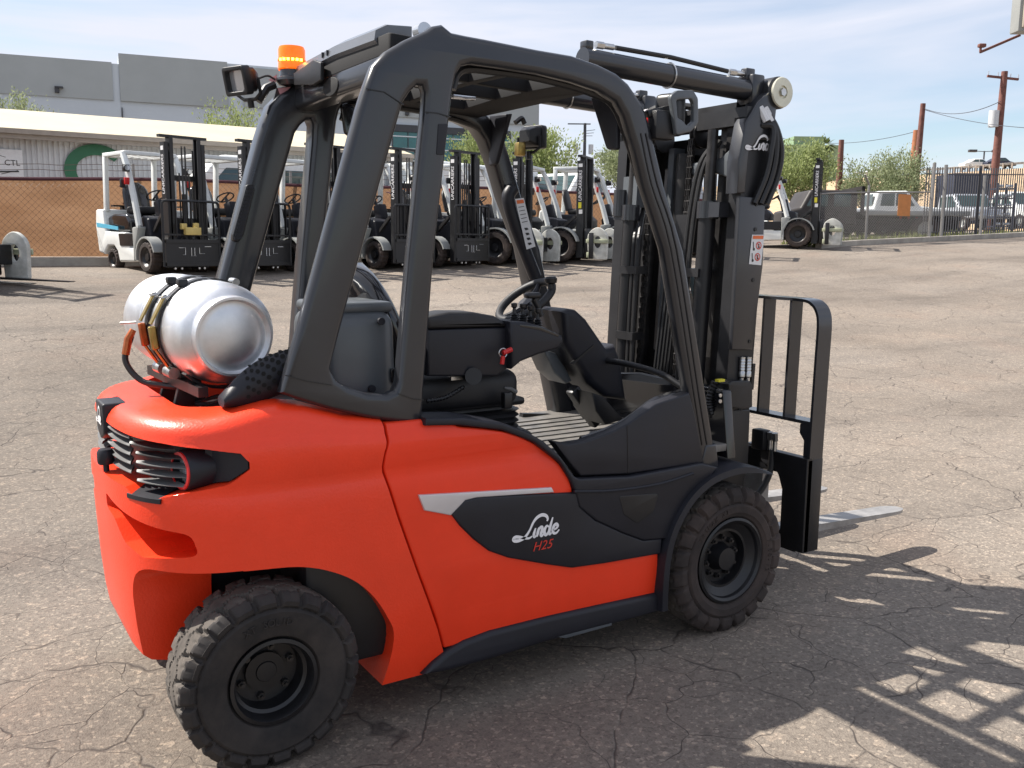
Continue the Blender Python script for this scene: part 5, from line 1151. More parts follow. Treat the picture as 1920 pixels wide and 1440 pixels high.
# --- big tilt-up building
BA, BX, BY = -9.2, 7.12, 52.3
bb_ = empty('warehouse', (BX, BY, 1.5), R(BA), 'large grey warehouse with dark upper panels and teal windows', 'building')
def bp(q): return (q[0], q[1]-1.5)
G = dict(a=(-11.42,11.46), b=(-0.0,11.1), c=(0.02,11.6), d=(5.68,11.36), e=(6.53,11.46), f=(25.1,10.75), band=(-5.78,9.11), glass0=(15.26,8.43), glass1=(15.24,6.45))
ZA, ZB = G['b'][1]-1.5, G['c'][1]-1.5; SE = G['f'][0]; S0 = min(G['a'][0], -70.0); zb_ = G['band'][1]-1.5
w = MB(); w.box(((S0+0)/2, 8, (ZA-0.05-1)/2),(-S0, 16, ZA-0.05+1)); w.box((SE/2, 8, (ZB-0.05-1)/2),(SE, 15.9, ZB-0.05+1)); w.build('wall', 'wall_light', bb_, smooth=0)
w = MB(); w.box(((S0-0.35)/2, -0.04, (ZA+zb_)/2),(-S0-0.35, 0.10, ZA-zb_)); w.build('upper_panel', 'wall_dark', bb_, smooth=0)
w = MB(); w.box((G['d'][0]/2, -0.04, (ZB+zb_)/2),(G['d'][0]-0.02, 0.10, ZB-zb_)); w.build('upper_panel', 'wall_dark', bb_, smooth=0)
w = MB(); w.box(((G['e'][0]+SE)/2, -0.04, (ZB-0.1+zb_)/2),(SE-G['e'][0], 0.10, ZB-0.3-zb_)); w.build('upper_panel', 'wall_dark', bb_, smooth=0)
for x in (-9.0, 0.06, 6.2, G['d'][0]+0.45): 
    w = MB(); w.box((x, -0.02, zb_/2-0.3),(0.05,0.06,zb_-0.1)); w.build('panel_joint', 'iron', bb_, smooth=0)
for (u, v) in ((107,170),(760,213)):
    q = (-3.09,9.43) if u == 107 else (16.18,9.43)
    w = MB(); w.box((q[0],-0.16,q[1]-1.5),(0.22,0.2,0.26),bev=0.03); w.box((q[0]+0.1,-0.2,q[1]-1.5+0.16),(0.4,0.25,0.08)); w.build('wall_lamp', 'iron', bb_, smooth=0)
g0 = G['glass0']; w0, w1 = g0[0], SE-2.0
w = MB(); w.box(((w0+w1)/2, -0.03, (g0[1]+G['glass1'][1])/2-1.5-1.0),(w1-w0,0.12,g0[1]-G['glass1'][1]+2.0)); gl = w.build('window_band', 'teal_glass', bb_, smooth=0)
for k in range(3):
    w = MB(); z = g0[1]-1.5-0.38-k*0.72; w.box(((w0+w1)/2,-0.11,z),(w1-w0,0.05,0.07)); w.build('mullion', 'mullion', gl, smooth=0)
for k in range(9):
    w = MB(); w.box((w0+(w1-w0)*k/8,-0.10,(g0[1]+G['glass1'][1])/2-1.5-1.0),(0.05,0.05,g0[1]-G['glass1'][1]+2.0)); w.build('mullion', 'iron', gl, smooth=0)
w = MB(); w.box(((w0+w1)/2,-0.10,g0[1]-1.5+0.10),(w1-w0,0.2,0.42)); w.build('window_header', 'iron', gl, smooth=0)

# --- right: kerb, chain-link fence, iron fence
KY = 13.6
rg = []; kb = MB()
for i in range(31):
    x = 17.7+i*0.8; z = gz(x, KY); rg.append([(x,KY-0.08,z-0.1),(x,KY-0.07,z+0.13),(x,KY+0.12,z+0.14),(x,KY+0.14,z-0.1)])
kb.loft(rg); k_ = kb.build('kerb', 'concrete', smooth=20); k_['kind'] = 'structure'
cf = empty('chain_link_fence', (20.0, KY+0.25, gz(20.0, KY+0.25)), 0, 'bare chain link fence with an orange sheet tied on, beside the iron fence', 'fence'); co = Vector(cf.location)
CX0, CX1 = 17.9, 22.9; cz = lambda x: gz(x, KY+0.25); ch_ = 1.42
s_ = MB(); wires(s_, (CX0-co.x, 0, -co.z), (1,0,0), CX1-CX0, lambda s: cz(CX0+s)+0.05, lambda s: cz(CX0+s)+ch_, 0.075, 0.0045); w_ = s_.build('mesh_wire', 'galv', cf, smooth=0, weld=False); w_['kind'] = 'stuff'
s_ = MB(); s_.tube([Vector((CX0+(CX1-CX0)*i/12, KY+0.25, cz(CX0+(CX1-CX0)*i/12)+ch_))-co for i in range(13)], 0.022, 6); s_.build('top_rail', 'galv', cf)
for x, h in ((CX0,1.45),(19.95,1.62),(CX1,1.75)):
    s_ = MB(); s_.cyl(Vector((x,KY+0.25,cz(x)))-co, Vector((x,KY+0.25,cz(x)+h))-co, 0.035, seg=8); 
    if x == 19.95: s_.bar(Vector((x,KY+0.25,cz(x)+h))-co, Vector((x-0.28,KY+0.2,cz(x)+h+0.28))-co, 0.05, 0.02)
    s_.build('post', 'galv', cf)
s_ = MB(); s_.box(Vector((21.55,KY+0.21,cz(21.55)+1.05))-co,(0.58,0.012,0.62)); s_.build('orange_sheet', 'rust', cf, smooth=0)
it = empty('iron_fence', (26.0, KY+0.4, gz(26.0, KY+0.4)), 0, 'grey iron picket fence and gate at the right edge', 'fence'); io = Vector(it.location)
IX0, IX1 = 22.7, 33.0; iz = lambda x: gz(x, KY+0.4)
for dz in (0.22, 1.95):
    s_ = MB(); n = 14
    s_.tube([Vector((IX0+(IX1-IX0)*i/n, KY+0.4, iz(IX0+(IX1-IX0)*i/n)+dz))-io for i in range(n+1)], 0.022, 4); s_.build('rail', 'iron', it, smooth=0)
pk = MB().box((0,0,0.5),(0.026,0.026,1.0)).build('picket', 'iron', it, smooth=0); pk.location = Vector((IX0+0.1,KY+0.4,iz(IX0)+0.1))-io; pk.scale = (1,1,2.05)
for k in range(1, 78):
    o = pk.copy(); col.objects.link(o); o.parent = it; x = IX0+0.1+k*0.128; o.location = Vector((x,KY+0.4,iz(x)+0.1))-io
for x, m_, h in ((22.72,'galv',2.25),(23.3,'galv',2.2),(25.55,'iron',2.2),(25.35,'galv',1.9),(29.5,'iron',2.2)):
    s_ = MB(); s_.cyl(Vector((x,KY+(0.4 if m_ == 'iron' else 0.12),iz(x)-0.05))-io, Vector((x,KY+(0.4 if m_ == 'iron' else 0.12),iz(x)+h))-io, 0.05, seg=8); s_.build('post', m_, it)

# ---------------------------------------------------------------- parked row of white forklifts
M['white'] = mat('white_machine_paint', (0.72,0.74,0.72), 0.42, var=0.08, vscale=3)
M['pgrey'] = mat('grey_machine_paint', (0.30,0.31,0.30), 0.5, var=0.1, vscale=4)
M['bblue'] = mat('light_blue_stripe', (0.10,0.42,0.60), 0.45, var=0.05)
M['bteal'] = mat('teal_stripe', (0.03,0.30,0.31), 0.45, var=0.05)
M['pad'] = mat('dirty_pale_clamp', (0.55,0.55,0.49), 0.6, var=0.35, vscale=6, dust=(0.62,0.62,0.58))
M['padgreen'] = mat('mossy_pale_clamp', (0.42,0.44,0.30), 0.6, var=0.3, vscale=6)
M['tanbox'] = mat('yellow_tan_block', (0.55,0.42,0.14), 0.6, var=0.12)
M['grime0'] = mat('dark_chassis', (0.015,0.015,0.016), 0.7, var=0.3)
def small_wheel(name, parent, c, r, w, rimr, rimm='black'):
    o = MB(); h = w/2; n = 18; rows = []
    prof = [(rimr,-h+0.02),(rimr+0.02,-h),(r-0.03,-h),(r,-h+0.03),(r,h-0.03),(r-0.03,h),(rimr+0.02,h),(rimr,h-0.02)]
    for rr, yy in prof:
        row = []
        for k in range(n*4):
            a = 2*math.pi*k/(n*4); d = 0.014 if (rr > r-0.035 and k % 4 == 0) else 0; row.append(((rr-d)*math.cos(a), yy, (rr-d)*math.sin(a)))
        rows.append(row)
    o.loft(rows, cap0=False, cap1=False); t = o.build(name, 'rubber_dusty', parent, smooth=40); t.location = c
    o = MB(); sg = -1 if c[1] < 0 else 1
    o.lathe([(rimr,sg*(h-0.02)),(rimr-0.01,sg*(h-0.03)),(rimr*0.8,sg*(h-0.06)),(rimr*0.45,sg*(h-0.07)),(rimr*0.4,sg*(h-0.03)),(0,sg*(h-0.025))], (0,0,0), 'y', 20); o.lathe([(rimr,-h+0.02),(rimr,h-0.02)],(0,0,0),'y',20); o.build('rim', rimm, t)
    return t
def bars(parent, name, m, segs, w, h=None, bev=0.0):
    b_ = MB()
    for a, c in segs: b_.bar(a, c, w, h or w, bev=bev)
    return b_.build(name, m, parent, smooth=25)
def parked(kind, stripe='bblue', rim='black'):
    T = empty('parked_forklift', (0,0,0), 0)
    fr, rr = (0.27, 0.21) if kind == 1 else (0.345, 0.25)
    # body shell with rear arch, and counterweight
    b_ = MB(); b_.plate([fillet([(-1.88,0.34,.05),(-1.97,0.80,.10),(-1.93,1.12,.05),(-1.60,1.12,.03),(-1.55,0.72,.03),(-0.80,0.70,.02),(-0.62,0.44,.03),(-0.36,0.44),(-0.36,0.19),(-1.05,0.17,.02),(-1.12,0.36,.05),(-1.24,0.46,.05),(-1.50,0.46,.05),(-1.62,0.36,.03),(-1.66,0.30,.02)])], -0.53, 0.53, 0.035, 3); b_.build('body', 'white', T)
    if stripe:
        for s in (-1, 1):
            b_ = MB(); b_.plate([[(-1.90,0.80),(-1.92,0.88),(-1.05,0.80),(-1.05,0.74)]] if kind == 1 else [[(-1.90,0.62),(-1.92,0.70),(-1.3,0.68),(-1.3,0.62)]], s*0.533, s*0.52); b_.build('stripe', stripe, T, smooth=0)
    b_ = MB(); b_.plate([fillet([(-1.58,0.72),(-1.60,0.98,.05),(-1.40,1.03,.05),(-0.86,1.02,.10),(-0.74,0.90,.06),(-0.74,0.72)])], -0.46, 0.46, 0.05, 3); b_.build('hood', 'gloss' if kind == 1 else 'plastic', T)
    for s in (-1, 1):
        b_ = MB(); b_.plate([fillet([(-0.98,0.46,.02),(-1.02,0.68,.02),(-0.42,0.68,.02),(-0.48,0.46,.05)])], s*0.545, s*0.50, 0.01); b_.build('step', 'black', T)
        f_ = MB(); rg = []
        for k in range(13):
            a = R(15+k*14.5); x, z = (fr+0.055)*math.cos(a), fr+(fr+0.055)*math.sin(a); x2, z2 = (fr+0.085)*math.cos(a), fr+(fr+0.085)*math.sin(a)
            rg.append([(x,s*0.36,z),(x,s*0.57,z),(x2,s*0.57,z2),(x2,s*0.36,z2)])
        f_.loft(rg); f_.plate([fillet([(-0.42,0.20),(-0.44,0.78,.04),(-0.20,0.80,.03),(-0.36,0.45,.05)])], s*0.56, s*0.40, 0.01); f_.build('fender', 'pgrey', T)
        small_wheel('front_wheel', T, (0,s*0.46,fr), fr, 0.20, fr*0.60, rim)
        small_wheel('rear_wheel', T, (-1.37,s*0.44,rr), rr, 0.16, rr*0.58, rim)
    b_ = MB(); b_.plate([fillet([(-0.40,0.50),(-0.46,0.92,.05),(-0.32,0.99,.05),(-0.10,0.93,.04),(-0.06,0.50)])], -0.42, 0.42, 0.03); b_.build('dash', 'plastic', T)
    b_ = MB(); b_.box((-0.42,0,1.10),(0.20,0.20,0.34),rot=(0,R(-14),0),bev=0.03); b_.build('column_cowl', 'plastic', T)
    b_ = MB(); b_.box((-0.5,0,0.35),(1.2,0.8,0.3)); b_.build('chassis', 'grime0', T)
    # seat
    b_ = MB(); b_.box((-1.08,0,1.10),(0.50,0.48,0.14),bev=0.05,seg=3); b_.build('seat', 'seat', T)
    rg = []
    for k in range(9):
        t = k/8; z = 1.12+0.50*t; hw_ = 0.25*math.sqrt(max(0.02, 1-max(0,(t-0.5)/0.52)**2.5)); rg.append([(-1.34-0.12*t+0.06*math.cos(a), hw_*math.copysign(abs(math.sin(a))**0.6, math.sin(a)), z) for a in [2*math.pi*j/14 for j in range(14)]])
    b_ = MB(); b_.loft(rg); b_.build('backrest', 'seat' if kind == 2 else 'gloss', T, smooth=60)
    b_ = MB(); c_ = Vector((-0.62,0,1.36)); n_ = Vector((-0.5,0,0.85)).normalized(); u_ = n_.cross(Vector((0,1,0))).normalized()
    b_.tube([c_+(u_*math.cos(t)+Vector((0,1,0))*math.sin(t))*0.16 for t in [2*math.pi*i/18 for i in range(18)]], 0.014, 6, closed=True); b_.bar(c_-u_*0.15, c_+u_*0.15, 0.03, 0.012); b_.cyl((-0.45,0,1.1), c_, 0.03, seg=8); b_.build('steering_wheel', 'black', T)
    # overhead guard
    gx = 0.0
    for s in (-1, 1):
        bars(T, 'rear_post', 'white', [((-1.62,s*0.46,1.08),(-1.56,s*0.46,2.09))], 0.075, 0.10, 0.012)
        b_ = MB(); pts = catmull([(-0.30,s*0.49,0.80),(-0.45,s*0.49,1.30),(-0.66,s*0.485,1.82),(-0.80,s*0.48,2.07)], 5)
        b_.tube(pts, 0.058, 8); b_.build('front_post', 'white', T)
    b_ = MB(); b_.plate([fillet([(-1.62,-0.50,.05),(-0.72,-0.50,.06),(-0.72,0.50,.06),(-1.62,0.50,.05)]), [(-1.54,-0.41),(-0.80,-0.41),(-0.80,0.41),(-1.54,0.41)]], 2.12, 2.05, 0.012, mp=XY)
    for k in range(6): b_.box((-1.17,-0.33+k*0.132,2.085),(0.74,0.035,0.05))
    b_.build('guard_roof', 'white', T)
    # lamps and indicators on the front posts
    for s in (-1, 1):
        b_ = MB(); b_.cyl((-0.52,s*0.58,1.80),(-0.46,s*0.58,1.80),0.055,seg=12); b_.box((-0.55,s*0.56,1.80),(0.07,0.10,0.12)); b_.build('head_lamp', 'black', T)
        b_ = MB(); b_.cyl((-0.455,s*0.58,1.80),(-0.45,s*0.58,1.80),0.045,seg=12); b_.build('lamp_glass', 'lens', T)
        b_ = MB(); b_.box((-0.52,s*0.57,1.58),(0.04,0.09,0.12),bev=0.01); b_.build('indicator', 'red_plastic', T)
        b_ = MB(); b_.box((-0.62,s*0.60,1.54),(0.05,0.09,0.15),bev=0.015); b_.build('mirror', 'black', T)
    # mast
    for s in (-1, 1):
        for nm, x0, x1, yo, top in (('outer_rail',0.33,0.48,0.36,2.20),('inner_rail',0.36,0.50,0.275,2.28)):
            b_ = MB(); y0 = s*yo; b_.box(((x0+x1)/2,y0,(0.10+top)/2),(x1-x0,0.02,top-0.10)); b_.box((x0+0.012,y0-s*0.025,(0.10+top)/2),(0.025,0.06,top-0.10)); b_.box((x1-0.012,y0-s*0.025,(0.10+top)/2),(0.025,0.06,top-0.10)); b_.build(nm, 'black', T, smooth=0)
        b_ = MB(); b_.cyl((0.31,s*0.235,0.2),(0.31,s*0.235,1.5),0.035,seg=12); b_.cyl((0.31,s*0.235,1.5),(0.31,s*0.235,2.1),0.02,seg=10); b_.build('lift_cylinder', 'greasy', T)
        b_ = MB(); b_.bar((0.30,s*0.36,1.0),(-0.05,s*0.34,0.72),0.06,0.06); b_.cyl((0.18,s*0.35,0.9),(0.24,s*0.35,0.95),0.035,seg=10); b_.build('tilt_cylinder', 'greasy', T)
    for c_, d_ in (((0.40,0,2.30),(0.10,0.86,0.045)),((0.34,0,1.62),(0.04,0.7,0.09)),((0.34,0,0.9),(0.04,0.7,0.09)),((0.48,0,0.25),(0.05,0.7,0.14))):
        b_ = MB(); b_.box(c_, d_); b_.build('cross_member', 'black', T, smooth=0)
    for y_ in (-0.09,-0.03,0.03,0.09):
        b_ = MB(); b_.cyl((0.42,y_,0.5),(0.42,y_,2.15 if abs(y_) < 0.05 else 1.7),0.014,seg=6); b_.build('chain', 'greasy', T)
    b_ = MB(); b_.cyl((0.40,0,0.4),(0.40,0,1.35),0.05,seg=12); b_.build('free_lift_cylinder', 'black', T)
    text_mesh('mast_lettering', 'UNICARRIERS', 0.108, 'white_ink', T, frame((0.405,-0.3725,1.66),(0,0,1),(-1,0,0)), ext=0.0015, shear=0.2)
    d_ = MB(); d_.box((0.40,-0.3715,2.10),(0.09,0.002,0.07)); d_.build('mast_decal', 'label_white', T, smooth=0)
    if kind == 2:
        d_ = MB(); d_.box((0.42,-0.3715,1.10),(0.08,0.002,0.09)); d_.build('mast_decal', 'label_white', T, smooth=0)
        d_ = MB(); d_.box((0.40,-0.3715,1.24),(0.07,0.002,0.13)); d_.build('yellow_decal', 'yellow', T, smooth=0)
    if kind == 1:
        # bottle bracket on the counterweight
        for s in (-1, 1):
            b_ = MB(); b_.tube([(-1.72+0.18*math.cos(t), s*0.14, 1.38+0.18*math.sin(t)) for t in [R(-60+k*14) for k in range(22)] if True][:12], 0.014, 6); b_.build('bottle_ring', 'bind', T)
        b_ = MB(); b_.box((-1.72,0,1.19),(0.12,0.62,0.03)); b_.box((-1.72,-0.1,1.15),(0.10,0.08,0.08)); b_.build('bottle_cradle', 'black', T, smooth=0)
        # load backrest with grid and side-shift carriage
        b_ = MB(); b_.tube(catmull([(0.60,-0.52,0.12),(0.60,-0.52,0.7),(0.60,-0.52,1.14),(0.60,-0.50,1.20),(0.60,-0.44,1.225),(0.60,0,1.23),(0.60,0.44,1.225),(0.60,0.50,1.20),(0.60,0.52,1.14),(0.60,0.52,0.7),(0.60,0.52,0.12)], 4), 0.022, 6); lb_ = b_.build('load_backrest', 'black', T)
        for k in range(7):
            b_ = MB(); y_ = -0.42+k*0.14; b_.box((0.60,y_,0.92),(0.05,0.012,0.60)); b_.build('backrest_bar', 'black', lb_, smooth=0)
        b_ = MB(); b_.box((0.60,0,0.66),(0.04,1.02,0.03)); b_.box((0.585,0,0.34),(0.05,0.98,0.44)); b_.box((0.60,0,0.55),(0.07,0.98,0.06)); b_.box((0.60,0,0.16),(0.07,0.98,0.06)); b_.build('carriage', 'black', T, smooth=0)
        for pl in (((-.26,.44),(-.14,.44),(-.14,.32),(-.19,.32)),((-.03,.44),(-.03,.30),(.0,.30)),((.03,.44),(.03,.30),(.06,.30)),((.12,.44),(.12,.34),(.22,.34)),((.22,.46),(.34,.46))):
            d_ = MB(); d_.tube([(0.616,a,z) for a, z in pl], 0.006, 4); d_.build('carriage_edge', 'lens', T, smooth=0)
        for y_ in (-0.34,-0.22,0.10,0.20):
            b_ = MB(); b_.cyl((0.60,y_,0.09),(0.63,y_,0.09),0.018,seg=8); b_.build('carriage_bolt', 'steel', T)
    else:
        # paper-roll clamp
        b_ = MB(); b_.box((0.58,0,0.42),(0.10,0.86,0.62),bev=0.02); b_.cyl((0.60,0,0.42),(0.75,0,0.42),0.22,seg=20); b_.box((0.78,0,0.42),(0.08,0.9,0.30),bev=0.02); b_.build('clamp_frame', 'black', T)
        for s in (-1, 1):
            o_ = [(x, z) for x, z in fillet([(0.66,0.06,.03),(0.62,0.62,.25),(0.86,0.80,.20),(1.10,0.62,.25),(1.08,0.06,.03)], 6)]
            h_ = [(0.86+0.085*math.cos(t), 0.44+0.13*math.sin(t)) for t in [2*math.pi*i/16 for i in range(16)]]
            b_ = MB(); b_.plate([o_, h_], s*0.52, s*0.44, 0.012); pd = b_.build('clamp_pad', 'pad', T)
            b_ = MB(); b_.box((0.86,s*0.54,0.46),(0.50,0.03,0.09),bev=0.01); b_.box((0.68,s*0.54,0.16),(0.10,0.05,0.12),bev=0.01); b_.build('pad_rib', 'padgreen', pd)
            b_ = MB(); b_.box((0.74,s*0.58,0.36),(0.10,0.05,0.56),bev=0.01); b_.build('clamp_arm', 'black', T)
    return T
def place(T, x, y, label, group, rz=R(-73)):
    T.location = (x, y, gz(x, y)); T.rotation_euler = (0,0,rz); tag(T, label, 'forklift', group); return T
ROW = 'white forklifts parked along the fence'
p1 = parked(1)
WY = 13.98
row1 = [(0.53,'white forklift with yellow blocks on its load guard, first in the row'),(1.80,'white forklift second in the parked row, partly behind the left rear post'),(3.08,'white forklift third in the parked row, seen between the two left posts'),(4.78,'white forklift fourth in the parked row, seen past the thick right post'),(6.05,'white forklift fifth in the parked row, behind the narrow centre post')]
for i, (x, lb_) in enumerate(row1):
    o = p1 if i == 0 else copy_tree(p1)
    place(o, x+0.60, WY, lb_, ROW, R(-73+2*((i*5)%3-1)))
b_ = MB(); b_.box((0.66,-0.02,0.72),(0.10,0.28,0.13),bev=0.01); b_.box((0.62,-0.16,0.80),(0.08,0.10,0.10),bev=0.01); b_.box((0.62,0.06,0.82),(0.08,0.10,0.08),bev=0.01); b_.build('yellow_block', 'tanbox', p1)
p2 = parked(2, 'bteal')
row2 = [(7.62,'white forklift with black seat showing, behind the left front post'),(9.28,'white forklift with yellow mast decal and pale roll clamp, left of the mast'),(10.92,'white forklift just left of the big mast, its post crossing the orange screen'),(13.10,'white forklift mostly hidden behind the big mast'),(17.02,'white forklift with roll clamp at the right end of the row')]
for i, (x, lb_) in enumerate(row2):
    o = p2 if i == 0 else copy_tree(p2)
    place(o, x+0.45, WY+0.12, lb_, ROW, R(-54+3*((i*7)%3-1)))
o = copy_tree(p2); place(o, -2.40, 12.95, 'forklift with pale roll clamp cut off by the left edge', ROW, R(-48))
b_ = MB(); b_.plate([[(0.60,0.05),(1.9,0.03),(1.95,0.045),(0.60,0.085)]], -0.44, -0.32, 0.004); b_.plate([[(0.60,0.05),(1.9,0.03),(1.95,0.045),(0.60,0.085)]], 0.32, 0.44, 0.004); b_.build('fork_blades', 'black', o)

# ---------------------------------------------------------------- other vehicles, bank, poles, trees
M['carglass'] = mat('tinted_car_glass', (0.03,0.06,0.06), 0.08, var=0.1, spec=0.8)
M['brownpaint'] = mat('dark_brown_paint', (0.022,0.017,0.015), 0.55, var=0.25, vscale=3)
M['navy'] = mat('navy_paint', (0.03,0.035,0.06), 0.5, var=0.2, vscale=2)
M['silver'] = mat('silver_car_paint', (0.40,0.42,0.45), 0.3, metal=0.3, var=0.06)
M['grime'] = mat('dark_undercarriage', (0.02,0.02,0.02), 0.8, var=0.3)
def vehicle(name, prof, wins, hw, paint, wheels, loc, rz, label, cat, wr=0.36, group=None, extra=None):
    T = empty(name, loc, rz, label, cat, group)
    b_ = MB(); b_.plate([fillet(prof, 4)], -hw, hw, min(0.10, hw*0.2), 3); b_.build('body', paint, T)
    for lp in wins:
        for s in (-1, 1):
            b_ = MB(); b_.plate([fillet([(*q, 0.04) for q in lp], 3)], s*(hw+0.004), s*(hw-0.09), 0.004); b_.build('side_window', 'carglass', T)
    for x in wheels:
        for s in (-1, 1): small_wheel('wheel', T, (x, s*(hw-0.10), wr), wr, 0.22, wr*0.58, 'pgrey')
    if extra: extra(T)
    return T
pick = [(-2.6,0.55,.1),(-2.65,1.02,.05),(-0.9,1.05),(-0.75,1.80,.10),(0.55,1.82,.15),(1.15,1.15,.1),(2.45,1.05,.15),(2.55,0.55,.1)]
pwin = [[(-0.62,1.15),(-0.55,1.68),(0.0,1.70),(0.0,1.15)],[(0.06,1.15),(0.06,1.70),(0.48,1.70),(0.92,1.15)]]
def screen_f(T, x0=0.60, x1=1.10, z0=1.74, z1=1.20, hw=0.78, x2=-0.80, m='carglass'):
    b_ = MB(); b_.poly([(x0+0.03,-hw,z0),(x0+0.03,hw,z0),(x1+0.03,hw,z1),(x1+0.03,-hw,z1)]); b_.build('windscreen', m, T, smooth=0)
    b_ = MB(); b_.poly([(x2-0.09,-hw*0.9,1.68),(x2-0.09,hw*0.9,1.68),(x2-0.13,hw*0.9,1.18),(x2-0.13,-hw*0.9,1.18)]); b_.build('rear_window', m, T, smooth=0)
    for s in (-1, 1):
        b_ = MB(); b_.box((2.52,s*0.62,0.88),(0.08,0.28,0.16),bev=0.02); b_.build('headlamp', 'lens', T)
    b_ = MB(); b_.box((2.56,0,0.62),(0.12,1.7,0.16),bev=0.03); b_.build('bumper', 'pgrey', T)
def gloc(p): return (p[0], p[1], gz(p[0], p[1]))
def park(p, dz=0.0): return (p[0], p[1], gz(p[0], p[1])+dz)
# vans and pickups behind the screened fence
van = [(-2.5,0.45,.1),(-2.55,2.25,.2),(1.3,2.30,.35),(2.05,1.35,.2),(2.55,1.15,.15),(2.6,0.45,.1)]
vwin = [[(-2.2,1.45),(-2.2,2.0),(-0.9,2.02),(-0.9,1.45)],[(-0.75,1.45),(-0.75,2.02),(0.25,2.02),(0.25,1.45)],[(0.4,1.45),(0.4,2.02),(1.15,2.02),(1.65,1.45)]]
vehicle('van', van, vwin, 0.95, 'white', (-1.6,1.6), park((4.2,18.3)), R(178), 'white passenger van behind the screened fence, beside the low building', 'van')
vehicle('pickup_truck', pick, pwin, 0.90, 'white', (-1.6,1.6), park((13.0,18.8),0.35), R(200), 'white pickup with a black load rack behind the orange screen', 'pickup', extra=screen_f)
vehicle('pickup_truck', pick, pwin, 0.90, 'silver', (-1.6,1.6), park((17.3,19.4),0.35), R(185), 'silver pickup behind the orange screen near the mast', 'pickup', extra=screen_f)
vehicle('box_van', [(-2.6,0.5,.1),(-2.6,2.35,.1),(0.9,2.4,.1),(1.0,2.0,.2),(1.7,1.3,.1),(2.2,1.15,.1),(2.25,0.5,.1)], [[(0.75,1.35),(0.75,1.9),(1.05,1.9),(1.5,1.35)]], 1.0, 'white', (-1.6,1.5), park((9.3,19.2)), R(190), 'white box van seen above the fence behind the centre posts', 'van')
# trucks in the fenced lot on the right
def brown_extra(T):
    b_ = MB(); b_.box((-1.3,0,0.98),(3.4,2.2,0.16),bev=0.02); b_.build('deck', 'pgrey', T)
    for k in range(3):
        b_ = MB(); b_.box((-2.6+k*1.2,-1.11,0.98),(0.10,0.02,0.07)); b_.build('marker_lamp', 'label_white' if k else 'red_plastic', T)
    b_ = MB(); b_.box((0.55,0,1.80),(0.10,2.1,0.12)); b_.box((0.55,-1.0,1.4),(0.10,0.1,0.9)); b_.box((0.55,1.0,1.4),(0.10,0.1,0.9)); b_.build('headboard', 'brownpaint', T)
    b_ = MB(); b_.box((-0.8,0,0.6),(4.2,0.9,0.4)); b_.build('frame', 'grime', T)
vehicle('flatbed_truck', [(0.7,0.55,.05),(0.7,1.72,.1),(2.3,1.74,.15),(2.6,1.15,.1),(3.0,1.05,.1),(3.05,0.5,.05)], [[(0.95,1.18),(0.95,1.60),(1.5,1.60),(1.5,1.18)],[(1.7,1.18),(1.7,1.60),(2.2,1.60),(2.42,1.18)]], 1.0, 'brownpaint', (-1.6,2.1), (25.06,17.65,1.71), R(146), 'dark brown flatbed truck with cab behind the chain link fence', 'truck', wr=0.45, extra=brown_extra)
vehicle('crew_pickup', pick, pwin, 0.90, 'white', (-1.6,1.6), (34.5,23.72,2.23), R(-35), 'white crew cab pickup behind the fence with the orange sheet', 'pickup', extra=screen_f)
TR = empty('flatbed_trailer', (26.65,17.87,1.89), R(-12), 'dark low trailer with red lamps behind the chain link fence', 'trailer')
b_ = MB(); b_.box((0,0,0.72),(4.2,2.2,0.22),bev=0.02); b_.build('deck', 'grime', TR)
b_ = MB(); b_.box((0.2,0,0.4),(3.0,1.6,0.4)); b_.build('chassis', 'grime', TR)
for k in range(3): b_ = MB(); b_.cyl((-0.6+k*0.35,-1.12,0.70),(-0.6+k*0.35,-1.10,0.70),0.06,seg=10); b_.build('tail_lamp', 'red_plastic', TR)
for x in (-1.2,-0.4):
    for s in (-1,1): small_wheel('wheel', TR, (x,s*0.95,0.36), 0.36, 0.22, 0.2, 'pgrey')
vehicle('parked_pickup', pick, pwin, 0.92, 'silver', (-1.6,1.6), (42.21,24.84,2.42), R(-118), 'pale pickup facing the gate behind the iron pickets', 'pickup', extra=screen_f)
vehicle('parked_pickup', pick, pwin, 0.92, 'white', (-1.6,1.6), (43.55,22.81,2.5), R(-118), 'white pickup behind the iron fence at the right edge', 'pickup', extra=screen_f)
BXC = empty('box_container', (52.73,31.42,2.89), R(-32), 'tall dark box body behind the iron picket gate', 'container')
b_ = MB(); b_.box((0,0,1.7),(2.6,2.4,3.0),bev=0.04); b_.build('shell', 'navy', BXC)
for k in range(9): b_ = MB(); b_.box((-1.2+k*0.3,-1.215,1.7),(0.05,0.03,2.8)); b_.build('rib', 'navy', BXC, smooth=0)
RACK = empty('parts_rack', (32.91,17.52,2.14), R(-30), 'dark steel rack of silver parts just inside the iron gate', 'rack')
for k in range(5):
    b_ = MB(); b_.box((0,0,0.25+k*0.36),(0.7,0.6,0.05)); b_.build('shelf', 'navy', RACK, smooth=0)
    for j in range(2): b_ = MB(); b_.box((-0.18+0.36*j,-0.2,0.35+k*0.36),(0.18,0.2,0.10),bev=0.02); b_.build('part', 'lens', RACK)
b_ = MB()
for x in (-0.34,0.34):
    for y in (-0.28,0.28): b_.box((x,y,0.95),(0.05,0.05,1.9))
b_.build('uprights', 'navy', RACK, smooth=0)
